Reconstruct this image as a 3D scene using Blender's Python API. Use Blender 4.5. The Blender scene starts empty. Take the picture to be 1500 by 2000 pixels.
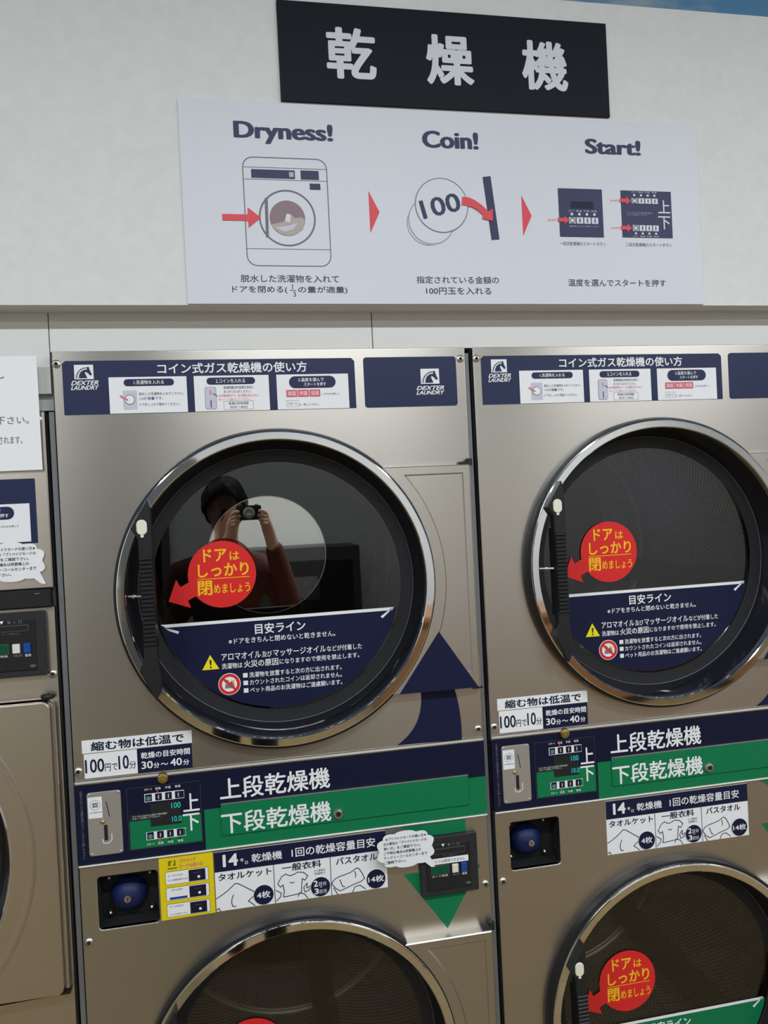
import bpy, bmesh, math, random
from mathutils import Vector, Matrix, Euler
random.seed(7)
SC = bpy.context.scene
COL = SC.collection

# ------------------------------------------------------------------ camera
CAM_POS = (0.345, -1.453, 1.683)
YAW, PITCH, ROLL, FPX = map(float, (10.39, -0.46, -2.83, 1436.9))
cd = bpy.data.cameras.new('camera')
cam = bpy.data.objects.new('camera', cd); COL.objects.link(cam)
cam.location = CAM_POS
_y, _p, _r = (math.radians(v) for v in (YAW, PITCH, ROLL))
_f = Vector((math.sin(_y)*math.cos(_p), math.cos(_y)*math.cos(_p), math.sin(_p)))
_rt = Vector((math.cos(_y), -math.sin(_y), 0.0)); _up = _rt.cross(_f)
_r2 = _rt*math.cos(_r) + _up*math.sin(_r); _u2 = -_rt*math.sin(_r) + _up*math.cos(_r)
cam.rotation_euler = Matrix((_r2, _u2, -_f)).transposed().to_euler()
cd.sensor_fit = 'VERTICAL'; cd.sensor_height = 24.0; cd.lens = 24.0*FPX/2000.0
cd.clip_start = 0.01; cd.clip_end = 60
SC.camera = cam

# ------------------------------------------------------------------ world, lamps, exposure
W = bpy.data.worlds.new('world'); SC.world = W; W.use_nodes = True
W.node_tree.nodes['Background'].inputs[0].default_value = (0.6, 0.62, 0.65, 1)
W.node_tree.nodes['Background'].inputs[1].default_value = 0.05
CEIL = 3.27
LAMP_L = 1.41
LAMPS = [(.715+1.916*k, -1.90, 37.0) for k in (-1, 0, 1, 2)]+[(.86+2.5*k, -3.45, 20.0) for k in (-1, 0, 1)]
for lx, ly, pw in LAMPS:
    ld = bpy.data.lights.new('tube_light', 'AREA'); ld.shape = 'RECTANGLE'
    ld.size = LAMP_L; ld.size_y = 0.10; ld.energy = pw; ld.color = (0.90, 0.955, 1.0)
    lo = bpy.data.objects.new('tube_light', ld); COL.objects.link(lo)
    lo.location = (lx, ly, CEIL-0.125)
SC.view_settings.view_transform = 'Standard'
SC.view_settings.look = 'None'
SC.view_settings.gamma = 1.0
SC.view_settings.use_curve_mapping = False
SC.view_settings.exposure = 0.0

# ------------------------------------------------------------------ materials
def lin(c):
    return tuple((v/255/12.92 if v/255 <= .04045 else ((v/255+.055)/1.055)**2.4) for v in c)
MATS = {}
def mat(name, col, rough=.5, metal=0.0, spec=.3, aniso=0.0, coat=0.0, emit=None, es=1.0):
    m = bpy.data.materials.new(name); m.use_nodes = True
    b = m.node_tree.nodes['Principled BSDF']
    b.inputs['Base Color'].default_value = (*col, 1)
    b.inputs['Roughness'].default_value = rough
    b.inputs['Metallic'].default_value = metal
    b.inputs['Specular IOR Level'].default_value = spec
    b.inputs['Coat Weight'].default_value = coat
    if emit:
        b.inputs['Emission Color'].default_value = (*emit, 1); b.inputs['Emission Strength'].default_value = es
    MATS[name] = m
    return m
def nodes(m):
    return m.node_tree.nodes, m.node_tree.links, m.node_tree.nodes['Principled BSDF']

def steel_mat(name, col, rough, aniso):
    m = mat(name, col, rough, 1.0)
    n, l, b = nodes(m)
    b.inputs['Anisotropic'].default_value = aniso
    t = n.new('ShaderNodeCombineXYZ'); t.inputs[2].default_value = 1.0
    l.new(t.outputs[0], b.inputs['Tangent'])
    tc = n.new('ShaderNodeTexCoord'); mp = n.new('ShaderNodeMapping'); mp.inputs['Scale'].default_value = (6, 6, 900)
    nz = n.new('ShaderNodeTexNoise'); nz.inputs['Scale'].default_value = 1.0; nz.inputs['Detail'].default_value = 2
    l.new(tc.outputs['Object'], mp.inputs[0]); l.new(mp.outputs[0], nz.inputs['Vector'])
    mr = n.new('ShaderNodeMapRange'); mr.inputs['To Min'].default_value = rough-.03; mr.inputs['To Max'].default_value = rough+.03
    l.new(nz.outputs['Fac'], mr.inputs['Value']); l.new(mr.outputs[0], b.inputs['Roughness'])
    return m
STEEL = steel_mat('brushed_steel', (.510, .475, .425), .30, .76)
STEEL2 = steel_mat('washer_steel', (.62, .555, .49), .32, .6)
CHROME = mat('chrome', (.80, .80, .80), .045, 1.0)
SATIN = mat('satin_metal', (.62, .61, .58), .28, 1.0)
PLATEM = mat('coin_plate_metal', (.50, .48, .45), .42, .7)
EDGE = mat('edge_steel', (.66, .63, .58), .40, 1.0)
BRASS = mat('brass', (.55, .44, .20), .3, 1.0)
GREYPAINT = mat('grey_paint', (.07, .07, .075), .45)
FILLER = mat('filler_grey', (.20, .205, .215), .3, .3)
DARK = mat('dark_gap', (.012, .012, .013), .7)
BLACK = mat('black_plastic', (.016, .016, .018), .38)
GLOSSBLACK = mat('gloss_black', (.010, .010, .014), .10, 0, .6)
RIMBLACK = mat('rim_black', (.012, .012, .014), .28, 0, .4)
RUBBER = mat('black_rubber', (.014, .014, .016), .55)
READER = mat('reader_black', (.022, .022, .025), .5)
WHITE = mat('label_white', (.78, .78, .79), .45)
SIGNWHITE = mat('sign_white', (.62, .63, .68), .42)
PAPER = mat('paper_white', (.80, .80, .805), .6)
NAVY = mat('label_navy', (.0085, .0115, .040), .42, 0, .2)
HNAVY = mat('header_navy', (.012, .019, .066), .42)
CNAVY = mat('console_navy', (.0055, .0075, .028), .45, 0, .2)
SIGNBLACK = mat('sign_black', (.005, .005, .010), .6, 0, .2)
INK = mat('ink_navy', (.03, .035, .09), .5)
INKGREY = mat('ink_grey', (.10, .10, .115), .6)
LINE = mat('line_grey', (.16, .16, .18), .6)
GREEN = mat('label_green', (.002, .165, .062), .42)
RED = mat('sticker_red', (.66, .022, .022), .4)
SRED = mat('sign_red', (.66, .055, .075), .45)
YEL = mat('text_yellow', (.90, .50, .015), .45)
YELLOW = mat('label_yellow', (.72, .56, .008), .42)
WARN = mat('warning_yellow', (.85, .72, .01), .45)
LILAC = mat('print_lilac', (.55, .52, .62), .5)
PINK = mat('print_pink', (.72, .16, .22), .5)
PEACH = mat('print_peach', (.80, .36, .12), .5)
OLIVE = mat('print_olive', (.20, .15, .01), .5)
IVORY = mat('ivory_knob', (.74, .73, .58), .35)
LCD = mat('lcd_green', (.002, .07, .032), .25)
BTNBLUE = mat('button_blue', (.010, .06, .30), .35)
BTNWHITE = mat('button_white', (.70, .69, .62), .4)
BTNBLK = mat('button_black', (.010, .010, .028), .35)
CYAN = mat('digit_cyan', (.0, .1, .1), .5, emit=(.02, .62, .62), es=.75)
LEDRED = mat('led_red', (.3, .01, .01), .5, emit=(.8, .03, .03), es=.6)
BTNLED = mat('button_lit', (.08, .22, .22), .4)
MAUVE = mat('print_mauve', (.24, .17, .18), .5)
TAN = mat('print_tan', (.42, .36, .33), .5)
VAULTBLUE = mat('vault_blue', (.008, .014, .066), .45, 0, .25)
SKIN = mat('skin', (.52, .30, .22), .5)
HAIR = mat('hair_black', (.008, .007, .007), .45)
JACKET = mat('jacket_maroon', (.085, .020, .015), .8)
TROUSER = mat('trouser_black', (.012, .012, .014), .8)
SILVER = mat('camera_silver', (.5, .5, .5), .3, .9)
BAFFLE = mat('drum_baffle', (.16, .145, .115), .35, .6)
DRUMRIB = mat('drum_seam', (.55, .49, .40), .4, .45)
DRUMDARK = mat('drum_dark', (.03, .03, .03), .5, .4)
WOOD = mat('table_wood', (.32, .15, .065), .4)
REFLGREY = mat('door_grey', (.10, .10, .098), .4)  # for the added dark panel on the opposite wall
WAINS = mat('beige_wainscot', (.42, .36, .23), .5)
TUBE = mat('tube_glow', (.9, .9, .9), .4, emit=(1, .98, .94), es=2.0)

def wallpaper(name, col, sc=150):
    m = mat(name, col, .75)
    n, l, b = nodes(m)
    tc = n.new('ShaderNodeTexCoord'); nz = n.new('ShaderNodeTexNoise'); nz.inputs['Scale'].default_value = sc; nz.inputs['Detail'].default_value = 3
    l.new(tc.outputs['Object'], nz.inputs['Vector'])
    n2 = n.new('ShaderNodeTexNoise'); n2.inputs['Scale'].default_value = 45; n2.inputs['Detail'].default_value = 4
    l.new(tc.outputs['Object'], n2.inputs['Vector'])
    mx = n.new('ShaderNodeMapRange'); mx.inputs['From Min'].default_value = .35; mx.inputs['From Max'].default_value = .65
    mx.inputs['To Min'].default_value = .975; mx.inputs['To Max'].default_value = 1.02
    l.new(n2.outputs['Fac'], mx.inputs['Value'])
    sc2 = n.new('ShaderNodeVectorMath'); sc2.operation = 'SCALE'; sc2.inputs[0].default_value = col
    l.new(mx.outputs[0], sc2.inputs['Scale']); l.new(sc2.outputs[0], b.inputs['Base Color'])
    bp = n.new('ShaderNodeBump'); bp.inputs['Strength'].default_value = .12; bp.inputs['Distance'].default_value = .002
    l.new(nz.outputs['Fac'], bp.inputs['Height']); l.new(bp.outputs[0], b.inputs['Normal'])
    return m
WALLP = wallpaper('bulkhead_wallpaper', (.665, .665, .65))
WALLPLAIN = mat('infill_white', (.66, .655, .63), .6)
ROOMWALL = wallpaper('room_wallpaper', (.72, .72, .70), 90)
CEILM = mat('ceiling_white', (.74, .74, .72), .8)

def floor_mat():
    m = mat('floor_tile', (.22, .165, .095), .45)
    n, l, b = nodes(m)
    tc = n.new('ShaderNodeTexCoord'); br = n.new('ShaderNodeTexBrick')
    br.inputs['Scale'].default_value = 2.2; br.inputs['Mortar Size'].default_value = .004
    br.inputs['Color1'].default_value = (.235, .168, .074, 1); br.inputs['Color2'].default_value = (.215, .15, .063, 1)
    br.inputs['Mortar'].default_value = (.12, .09, .055, 1); br.offset = 0.0
    l.new(tc.outputs['Object'], br.inputs['Vector']); l.new(br.outputs['Color'], b.inputs['Base Color'])
    return m
FLOORM = floor_mat()

def sky_print(name, blue, cloud):
    m = mat(name, blue, .7)
    n, l, b = nodes(m)
    tc = n.new('ShaderNodeTexCoord'); mp = n.new('ShaderNodeMapping')
    mp.inputs['Rotation'].default_value = (0, math.radians(-50), 0); mp.inputs['Scale'].default_value = (3.2, 1, 9.0)
    nz = n.new('ShaderNodeTexNoise'); nz.inputs['Scale'].default_value = 1.0; nz.inputs['Detail'].default_value = 4
    cr = n.new('ShaderNodeValToRGB')
    cr.color_ramp.elements[0].position = .47; cr.color_ramp.elements[0].color = (*blue, 1)
    cr.color_ramp.elements[1].position = .68; cr.color_ramp.elements[1].color = (*cloud, 1)
    l.new(tc.outputs['Object'], mp.inputs[0]); l.new(mp.outputs[0], nz.inputs['Vector'])
    l.new(nz.outputs['Fac'], cr.inputs[0]); l.new(cr.outputs[0], b.inputs['Base Color'])
    return m
SKYP = sky_print('sky_print', (.07, .20, .42), (.55, .62, .62))
SKYW = sky_print('sky_wall_print', (.20, .48, .78), (.88, .90, .84))

def pane_mat(name, tint, refl):
    m = bpy.data.materials.new(name); m.use_nodes = True
    n, l = m.node_tree.nodes, m.node_tree.links; n.clear()
    out = n.new('ShaderNodeOutputMaterial'); mix = n.new('ShaderNodeMixShader')
    tr = n.new('ShaderNodeBsdfTransparent'); tr.inputs[0].default_value = (*tint, 1)
    gl = n.new('ShaderNodeBsdfGlossy'); gl.inputs['Roughness'].default_value = .0; gl.inputs[0].default_value = (1, 1, 1, 1)
    lw = n.new('ShaderNodeFresnel'); lw.inputs['IOR'].default_value = 1.5
    ml = n.new('ShaderNodeMath'); ml.operation = 'MULTIPLY'; ml.inputs[1].default_value = refl/.04; ml.use_clamp = True
    l.new(lw.outputs[0], ml.inputs[0]); l.new(ml.outputs[0], mix.inputs[0])
    l.new(tr.outputs[0], mix.inputs[1]); l.new(gl.outputs[0], mix.inputs[2]); l.new(mix.outputs[0], out.inputs[0])
    MATS[name] = m
    return m
GLASS = pane_mat('door_glass', (.78, .77, .73), .062)
INNER = pane_mat('inner_glass', (.75, .75, .72), .80)

def drum_mat():
    m = mat('perforated_drum', (.30, .27, .235), .45, .25)
    n, l, b = nodes(m)
    tc = n.new('ShaderNodeTexCoord'); sx = n.new('ShaderNodeSeparateXYZ'); l.new(tc.outputs['Object'], sx.inputs[0])
    def M(op, a, bb=None):
        q = n.new('ShaderNodeMath'); q.operation = op
        for i, v in enumerate((a, bb)):
            if v is None: continue
            if isinstance(v, (int, float)): q.inputs[i].default_value = v
            else: l.new(v, q.inputs[i])
        return q.outputs[0]
    ang = M('ARCTAN2', sx.outputs['Z'], sx.outputs['X'])
    u = M('MULTIPLY', ang, 0.345*75.0); v = M('MULTIPLY', sx.outputs['Y'], 75.0)
    # two interleaved square grids of round holes (1 cm pitch)
    def cell(off):
        a = M('SUBTRACT', M('FRACT', M('ADD', u, off)), .5); c = M('SUBTRACT', M('FRACT', M('ADD', v, off)), .5)
        return M('LESS_THAN', M('ADD', M('MULTIPLY', a, a), M('MULTIPLY', c, c)), .055)
    hole = M('MAXIMUM', cell(0.0), cell(.5))
    # solid bands: circumferential seams and the welded strip beside each baffle
    band = M('MULTIPLY', M('GREATER_THAN', M('ABSOLUTE', M('SUBTRACT', sx.outputs['Y'], .69)), .020), M('LESS_THAN', sx.outputs['Y'], .885))
    hole = M('MULTIPLY', hole, band)
    mix = n.new('ShaderNodeMix'); mix.data_type = 'RGBA'
    l.new(hole, mix.inputs['Factor']); mix.inputs[6].default_value = (.84, .75, .60, 1); mix.inputs[7].default_value = (.03, .027, .022, 1)
    l.new(mix.outputs[2], b.inputs['Base Color'])
    return m
DRUM = drum_mat()

# ------------------------------------------------------------------ mesh helpers
class MB:
    """collects polygons with materials into one mesh"""
    def __init__(s): s.v = []; s.f = []; s.m = []; s.mats = []
    def mi(s, m):
        if m not in s.mats: s.mats.append(m)
        return s.mats.index(m)
    def add(s, vs, fs, m):
        o = len(s.v); k = s.mi(m); s.v += [tuple(v) for v in vs]
        for f in fs: s.f.append(tuple(i+o for i in f)); s.m.append(k)
        return s
    def poly(s, pts, y, m):
        a = sum(pts[i][0]*pts[(i+1) % len(pts)][1]-pts[(i+1) % len(pts)][0]*pts[i][1] for i in range(len(pts)))
        if a < 0: pts = pts[::-1]
        return s.add([(x, y, z) for x, z in pts], [tuple(range(len(pts)))], m)
    def rect(s, x0, z0, x1, z1, y, m): return s.poly([(x0, z0), (x1, z0), (x1, z1), (x0, z1)], y, m)
    def rrect(s, x0, z0, x1, z1, r, y, m): return s.poly(rr(x0, z0, x1, z1, r), y, m)
    def disc(s, cx, cz, r, y, m, n=40, rz=None):
        rz = rz or r
        return s.poly([(cx+r*math.cos(t*2*math.pi/n), cz+rz*math.sin(t*2*math.pi/n)) for t in range(n)], y, m)
    def ring(s, cx, cz, r0, r1, y, m, n=48):
        vs = []; fs = []
        for i in range(n):
            t = i*2*math.pi/n; c, q = math.cos(t), math.sin(t)
            vs += [(cx+r0*c, y, cz+r0*q), (cx+r1*c, y, cz+r1*q)]
        for i in range(n):
            j = (i+1) % n; fs.append((2*i, 2*i+1, 2*j+1, 2*j))
        return s.add(vs, fs, m)
    def slab(s, pts, y0, y1, m, side=None):
        """outline in (x,z) extruded from y0 (front) to y1 (back)"""
        a = sum(pts[i][0]*pts[(i+1) % len(pts)][1]-pts[(i+1) % len(pts)][0]*pts[i][1] for i in range(len(pts)))
        if a < 0: pts = pts[::-1]
        n = len(pts); vs = [(x, y0, z) for x, z in pts]+[(x, y1, z) for x, z in pts]
        s.add(vs, [tuple(range(n)), tuple(range(2*n-1, n-1, -1))], m)
        s.add(vs, [(i, i+n, (i+1) % n+n, (i+1) % n) for i in range(n)], side or m)
        return s
    def cslab(s, pts, y0, y1, ch, m):
        """slab whose front edge is chamfered by ch"""
        a = sum(pts[i][0]*pts[(i+1) % len(pts)][1]-pts[(i+1) % len(pts)][0]*pts[i][1] for i in range(len(pts)))
        if a < 0: pts = pts[::-1]
        n = len(pts); ins = inset(pts, ch)
        vs = [(x, y0, z) for x, z in ins]+[(x, y0+ch, z) for x, z in pts]+[(x, y1, z) for x, z in pts]
        fs = [tuple(range(n)), tuple(range(3*n-1, 2*n-1, -1))]
        for k in (0, n): fs += [(k+i, k+i+n, k+(i+1) % n+n, k+(i+1) % n) for i in range(n)]
        return s.add(vs, fs, m)
    def box(s, x0, x1, y0, y1, z0, z1, m):
        return s.slab([(x0, z0), (x1, z0), (x1, z1), (x0, z1)], y0, y1, m)
    def lathe(s, prof, cx, cz, m, n=96, closed=False):
        """profile of (r,y) turned around the y axis through (cx,cz)"""
        k = len(prof); vs = []; fs = []
        for i in range(n):
            t = i*2*math.pi/n
            for r, y in prof: vs.append((cx+r*math.cos(t), y, cz+r*math.sin(t)))
        for i in range(n):
            j = (i+1) % n
            for q in range(k if closed else k-1):
                q2 = (q+1) % k
                fs.append((i*k+q, i*k+q2, j*k+q2, j*k+q))
        return s.add(vs, fs, m)
    def tube(s, a, b, r, m, n=16, r2=None):
        a, b = Vector(a), Vector(b); d = (b-a).normalized(); r2 = r if r2 is None else r2
        u = d.orthogonal().normalized(); w = d.cross(u); vs = []
        for p, rad in ((a, r), (b, r2)):
            vs += [p+u*rad*math.cos(i*2*math.pi/n)+w*rad*math.sin(i*2*math.pi/n) for i in range(n)]
        fs = [(i, (i+1) % n, (i+1) % n+n, i+n) for i in range(n)]+[tuple(range(n-1, -1, -1)), tuple(range(n, 2*n))]
        return s.add(vs, fs, m)
    def dome(s, c, rx, ry, rz, m, n=32, k=10, frac=.5):
        """half ellipsoid bulging towards -y"""
        vs = []; fs = []
        for j in range(k+1):
            p = j/k*math.pi/2
            for i in range(n):
                t = i*2*math.pi/n
                vs.append((c[0]+rx*math.cos(p)*math.cos(t), c[1]-ry*math.sin(p), c[2]+rz*math.cos(p)*math.sin(t)))
        for j in range(k):
            for i in range(n): fs.append((j*n+i, j*n+(i+1) % n, (j+1)*n+(i+1) % n, (j+1)*n+i))
        return s.add(vs, fs, m)
    def stroke(s, pts, w, y, m):
        for q, (a, b) in enumerate(zip(pts[:-1], pts[1:])):
            yq = y-3e-5*(q % 8)
            dx, dz = b[0]-a[0], b[1]-a[1]; L = math.hypot(dx, dz)
            if L < 1e-9: continue
            ex, ez = dx/L*w*.4, dz/L*w*.4; nx, nz = -dz/L*w/2, dx/L*w/2
            s.poly([(a[0]-ex+nx, a[1]-ez+nz), (a[0]-ex-nx, a[1]-ez-nz), (b[0]+ex-nx, b[1]+ez-nz), (b[0]+ex+nx, b[1]+ez+nz)], yq, m)
        return s
    def frame(s, x0, z0, x1, z1, w, y, m):
        s.rect(x0, z0, x1, z0+w, y, m); s.rect(x0, z1-w, x1, z1, y, m); s.rect(x0, z0+w, x0+w, z1-w, y, m); s.rect(x1-w, z0+w, x1, z1-w, y, m)
        return s
    def text(s, body, x0, z0, x1, z1, y, m, bold=0.0, shear=0.0, res=3, rot=0.0, vert=False):
        vs, fs = glyphs(body, res, bold, shear, vert)
        cx, cz = (x0+x1)/2, (z0+z1)/2; c, q = math.cos(rot), math.sin(rot); out = []
        for u, v, k in vs:
            px, pz = (u-.5)*(x1-x0), (v-.5)*(z1-z0)
            out.append((cx+px*c-pz*q, y-k*2e-5, cz+px*q+pz*c))
        return s.add(out, fs, m)
    def build(s, name, parent=None, smooth=None, loc=None):
        me = bpy.data.meshes.new(name); vs = s.v
        if loc: vs = [(x-loc[0], y-loc[1], z-loc[2]) for x, y, z in vs]
        me.from_pydata(vs, [], s.f)
        for m in s.mats: me.materials.append(m)
        me.polygons.foreach_set('material_index', s.m)
        me.update()
        if smooth is not None:
            bm = bmesh.new(); bm.from_mesh(me); bmesh.ops.remove_doubles(bm, verts=bm.verts, dist=1e-6); bm.to_mesh(me); bm.free()
            me.polygons.foreach_set('use_smooth', [True]*len(me.polygons))
            me.set_sharp_from_angle(angle=math.radians(smooth))
        o = bpy.data.objects.new(name, me); COL.objects.link(o)
        if parent: o.parent = parent
        if loc: o.location = loc
        return o

def rr(x0, z0, x1, z1, r, n=5):
    out = []
    for cx, cz, a in ((x1-r, z0+r, -90), (x1-r, z1-r, 0), (x0+r, z1-r, 90), (x0+r, z0+r, 180)):
        for i in range(n+1):
            t = math.radians(a+90*i/n); out.append((cx+r*math.cos(t), cz+r*math.sin(t)))
    return out
def inset(pts, d):
    n = len(pts); out = []
    for i in range(n):
        p0, p1, p2 = Vector(pts[i-1]), Vector(pts[i]), Vector(pts[(i+1) % n])
        e1 = (p1-p0); e2 = (p2-p1)
        if e1.length < 1e-9 or e2.length < 1e-9: out.append(tuple(p1)); continue
        n1 = Vector((-e1.y, e1.x)).normalized(); n2 = Vector((-e2.y, e2.x)).normalized()
        b = (n1+n2); k = b.length
        b = b/k if k > 1e-6 else n1
        c = max(.35, b.dot(n1)); out.append(tuple(p1+b*(d/c)))
    return out
_gc = {}
def glyphs(body, res=3, bold=0.0, shear=0.0, vert=False):
    key = (body, res, bold, shear, vert)
    if key in _gc: return _gc[key]
    cu = bpy.data.curves.new('glyph', 'FONT'); cu.body = '\n'.join(body) if vert else body
    cu.resolution_u = res; cu.shear = shear; cu.fill_mode = 'FRONT'
    o = bpy.data.objects.new('glyph', cu); COL.objects.link(o)
    bpy.context.view_layer.update()
    ev = o.evaluated_get(bpy.context.evaluated_depsgraph_get()); me = ev.to_mesh()
    co = [(v.co.x, v.co.y) for v in me.vertices]; fs = [tuple(p.vertices) for p in me.polygons]
    ev.to_mesh_clear(); bpy.data.objects.remove(o); bpy.data.curves.remove(cu)
    lay = []
    if bold:
        c0, f0, co, fs = co, fs, [], []
        nd = 16 if res > 3 else 6
        ry = .35 if (res > 3 and body.isascii()) else .75        # the latin headings have thin cross strokes
        for dx, dy in [(math.cos(2*math.pi*(q+.5)/nd), ry*math.sin(2*math.pi*(q+.5)/nd)) for q in range(nd)]+[(0, 0)]:
            k = len(co); co += [(x+dx*bold, y+dy*bold) for x, y in c0]; lay += [len(lay)//len(c0)]*len(c0); fs += [tuple(i+k for i in f) for f in f0]
    xs = [c[0] for c in co]; ys = [c[1] for c in co]
    w, h = max(max(xs)-min(xs), 1e-6), max(max(ys)-min(ys), 1e-6)
    mx, my = min(xs), min(ys); vs = [((x-mx)/w, (y-my)/h) for x, y in co]
    fs2 = []
    for f in fs:
        a = sum(vs[f[i]][0]*vs[f[(i+1) % len(f)]][1]-vs[f[(i+1) % len(f)]][0]*vs[f[i]][1] for i in range(len(f)))
        fs2.append(f if a > 0 else f[::-1])
    _gc[key] = ([(p[0], p[1], lay[i] if lay else 0) for i, p in enumerate(vs)], fs2)
    return _gc[key]

def holed(outer, holes, y, thick, m, bevel=0.0):
    """flat plate in the x-z plane with holes, front face at y (bevelled edges)"""
    cu = bpy.data.curves.new('plate', 'CURVE'); cu.dimensions = '2D'; cu.fill_mode = 'BOTH'
    cu.extrude = thick/2-bevel; cu.bevel_depth = bevel; cu.bevel_resolution = 2; cu.offset = -bevel
    for pts in [outer]+holes:
        sp = cu.splines.new('POLY'); sp.points.add(len(pts)-1); sp.use_cyclic_u = True
        for p, (x, z) in zip(sp.points, pts): p.co = (x, z, 0, 1)
    o = bpy.data.objects.new('plate', cu); COL.objects.link(o); bpy.context.view_layer.update()
    ev = o.evaluated_get(bpy.context.evaluated_depsgraph_get()); me = ev.to_mesh()
    b = MB(); b.add([(v.co.x, y+thick/2-v.co.z, v.co.y) for v in me.vertices], [tuple(p.vertices) for p in me.polygons], m)
    ev.to_mesh_clear(); bpy.data.objects.remove(o); bpy.data.curves.remove(cu)
    return b
def circ(cx, cz, r, n=96): return [(cx+r*math.cos(i*2*math.pi/n), cz+r*math.sin(i*2*math.pi/n)) for i in range(n)]

def thing(name, label, cat, loc=(0, 0, 0), group=None):
    o = bpy.data.objects.new(name, None); COL.objects.link(o); o.location = loc; o.empty_display_size = .1
    o['label'] = label; o['category'] = cat
    if group: o['group'] = group
    return o
def tag(o, label, cat, group=None):
    o['label'] = label; o['category'] = cat
    if group: o['group'] = group
    return o
def lab(o, s): o['label'] = s; return o
def struct(o): o['kind'] = 'structure'; return o
def kids(o): return [c for c in bpy.data.objects if c.parent == o]
def copy_tree(o, parent=None, skip=()):
    c = o.copy(); COL.objects.link(c)
    if parent: c.parent = parent
    for ch in kids(o):
        if ch not in skip: copy_tree(ch, c, skip)
    return c

# ------------------------------------------------------------------ the room
EPS = .0004
def room():
    X0, X1, Y0, Y1 = -3.2, 6.2, -4.45, 1.15
    struct(MB().box(X0, X1, Y0, Y1, -.05, 0, FLOORM).build('floor'))
    struct(MB().box(X0, X1, Y0, Y1, CEIL, CEIL+.05, SKYP).build('ceiling'))
    struct(MB().box(X0, X1, -.033, .39, 2.0768, 2.703, WALLP).build('wall_bulkhead'))
    struct(MB().box(X0, X1, .40, .45, 2.60, CEIL, SKYW).build('wall_upper'))
    # white infill boards above the machines, with joints
    b = MB()
    for x0, x1 in ((-.0065, .6080), (.6100, 1.84), (1.842, X1)): b.box(x0, x1, .02, .032, 2.003, 2.0768, WALLPLAIN)
    b.box(-.0065, X1, .034, .044, 2.003, 2.0768, WALLPLAIN); struct(b.build('wall_infill'))
    b = MB(); b.box(X0, -.0085, .02, .032, 1.925, 2.0768, WALLPLAIN); b.box(X0, -.0085, .034, .044, 1.895, 2.0768, WALLPLAIN); struct(b.build('wall_recess'))
    struct(MB().box(1.625, X1, .034, .044, 0, 2.003, WALLPLAIN).build('wall_right_infill'))
    struct(MB().box(X0, -.815, .034, .044, 0, 1.895, WALLPLAIN).build('wall_left_infill'))
    struct(MB().box(X0, X1, Y1, Y1+.05, 0, CEIL, DARK).build('wall_service'))
    struct(MB().box(X0-.05, X0, Y0, Y1, 0, CEIL, ROOMWALL).build('wall_left'))
    struct(MB().box(X1, X1+.05, Y0, Y1, 0, CEIL, ROOMWALL).build('wall_right'))
    struct(MB().box(X0, X1, Y0-.05, Y0, 0, CEIL, ROOMWALL).build('wall_opposite'))
    struct(MB().box(X0, .15, Y0, Y0+.03, 0, 1.20, WAINS).build('trim_wainscot'))
    d = struct(MB().box(-1.15, -.28, Y0, Y0+.05, 0, 2.55, REFLGREY).build('door_1'))  # unseen grey panel, added to darken the reflection in the left dryer's steel
    MB().box(-.42, -.38, Y0+.05, Y0+.10, .95, 1.15, SATIN).build('door_handle', d)
room()
for x0, x1, zt, i in ((-.0125, -.0035, 1.889, 1), (.7975, .8060, 1.990, 2)):
    struct(MB().box(x0, x1, .010, .6, 0, zt, FILLER).build('trim_%d' % i))
for i, (lx, ly, pw) in enumerate(LAMPS):
    t = thing('fluorescent_light', 'white twin tube ceiling light, %s from washer end, row %s' % (('first', 'second', 'third', 'fourth')[i % 4], 'nearer dryers' if i < 4 else 'farther from dryers'), 'light', (lx, ly, CEIL), 'ceiling lights')
    MB().box(-.72, .72, -.09, .09, -.055, 0, CEILM).build('housing', t)
    for k in (-.045, .045):
        MB().tube((-.70, k, -.085), (.70, k, -.085), .016, TUBE).build('tube', t)

# wooden folding table on the far side of the aisle (seen only as reflections)
tt = thing('folding_table', 'orange brown wooden laundry folding table mirrored in chrome door rings', 'table', (2.45, -3.2, 0))
MB().box(-1.20, 1.6, -.30, .30, .86, .90, WOOD).build('tabletop', tt)
MB().box(-1.15, 1.55, -.27, .27, .08, .86, WOOD).build('base_cabinet', tt)

cm = thing('change_machine', 'dark coin change machine mirrored low in the small inner glass disc', 'change machine', (.68, -4.15, 0))
MB().cslab([(-.46, .02), (.46, .02), (.46, 1.40), (-.46, 1.40)], -.26, .26, .01, GREYPAINT).build('cabinet', cm)
b = MB(); b.box(-.40, .40, .2605, .268, .60, 1.30, BLACK); b.build('front_door', cm)
b = MB(); b.box(-.15, .15, .268, .276, 1.02, 1.18, GREYPAINT); b.build('coin_tray', cm)

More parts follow.
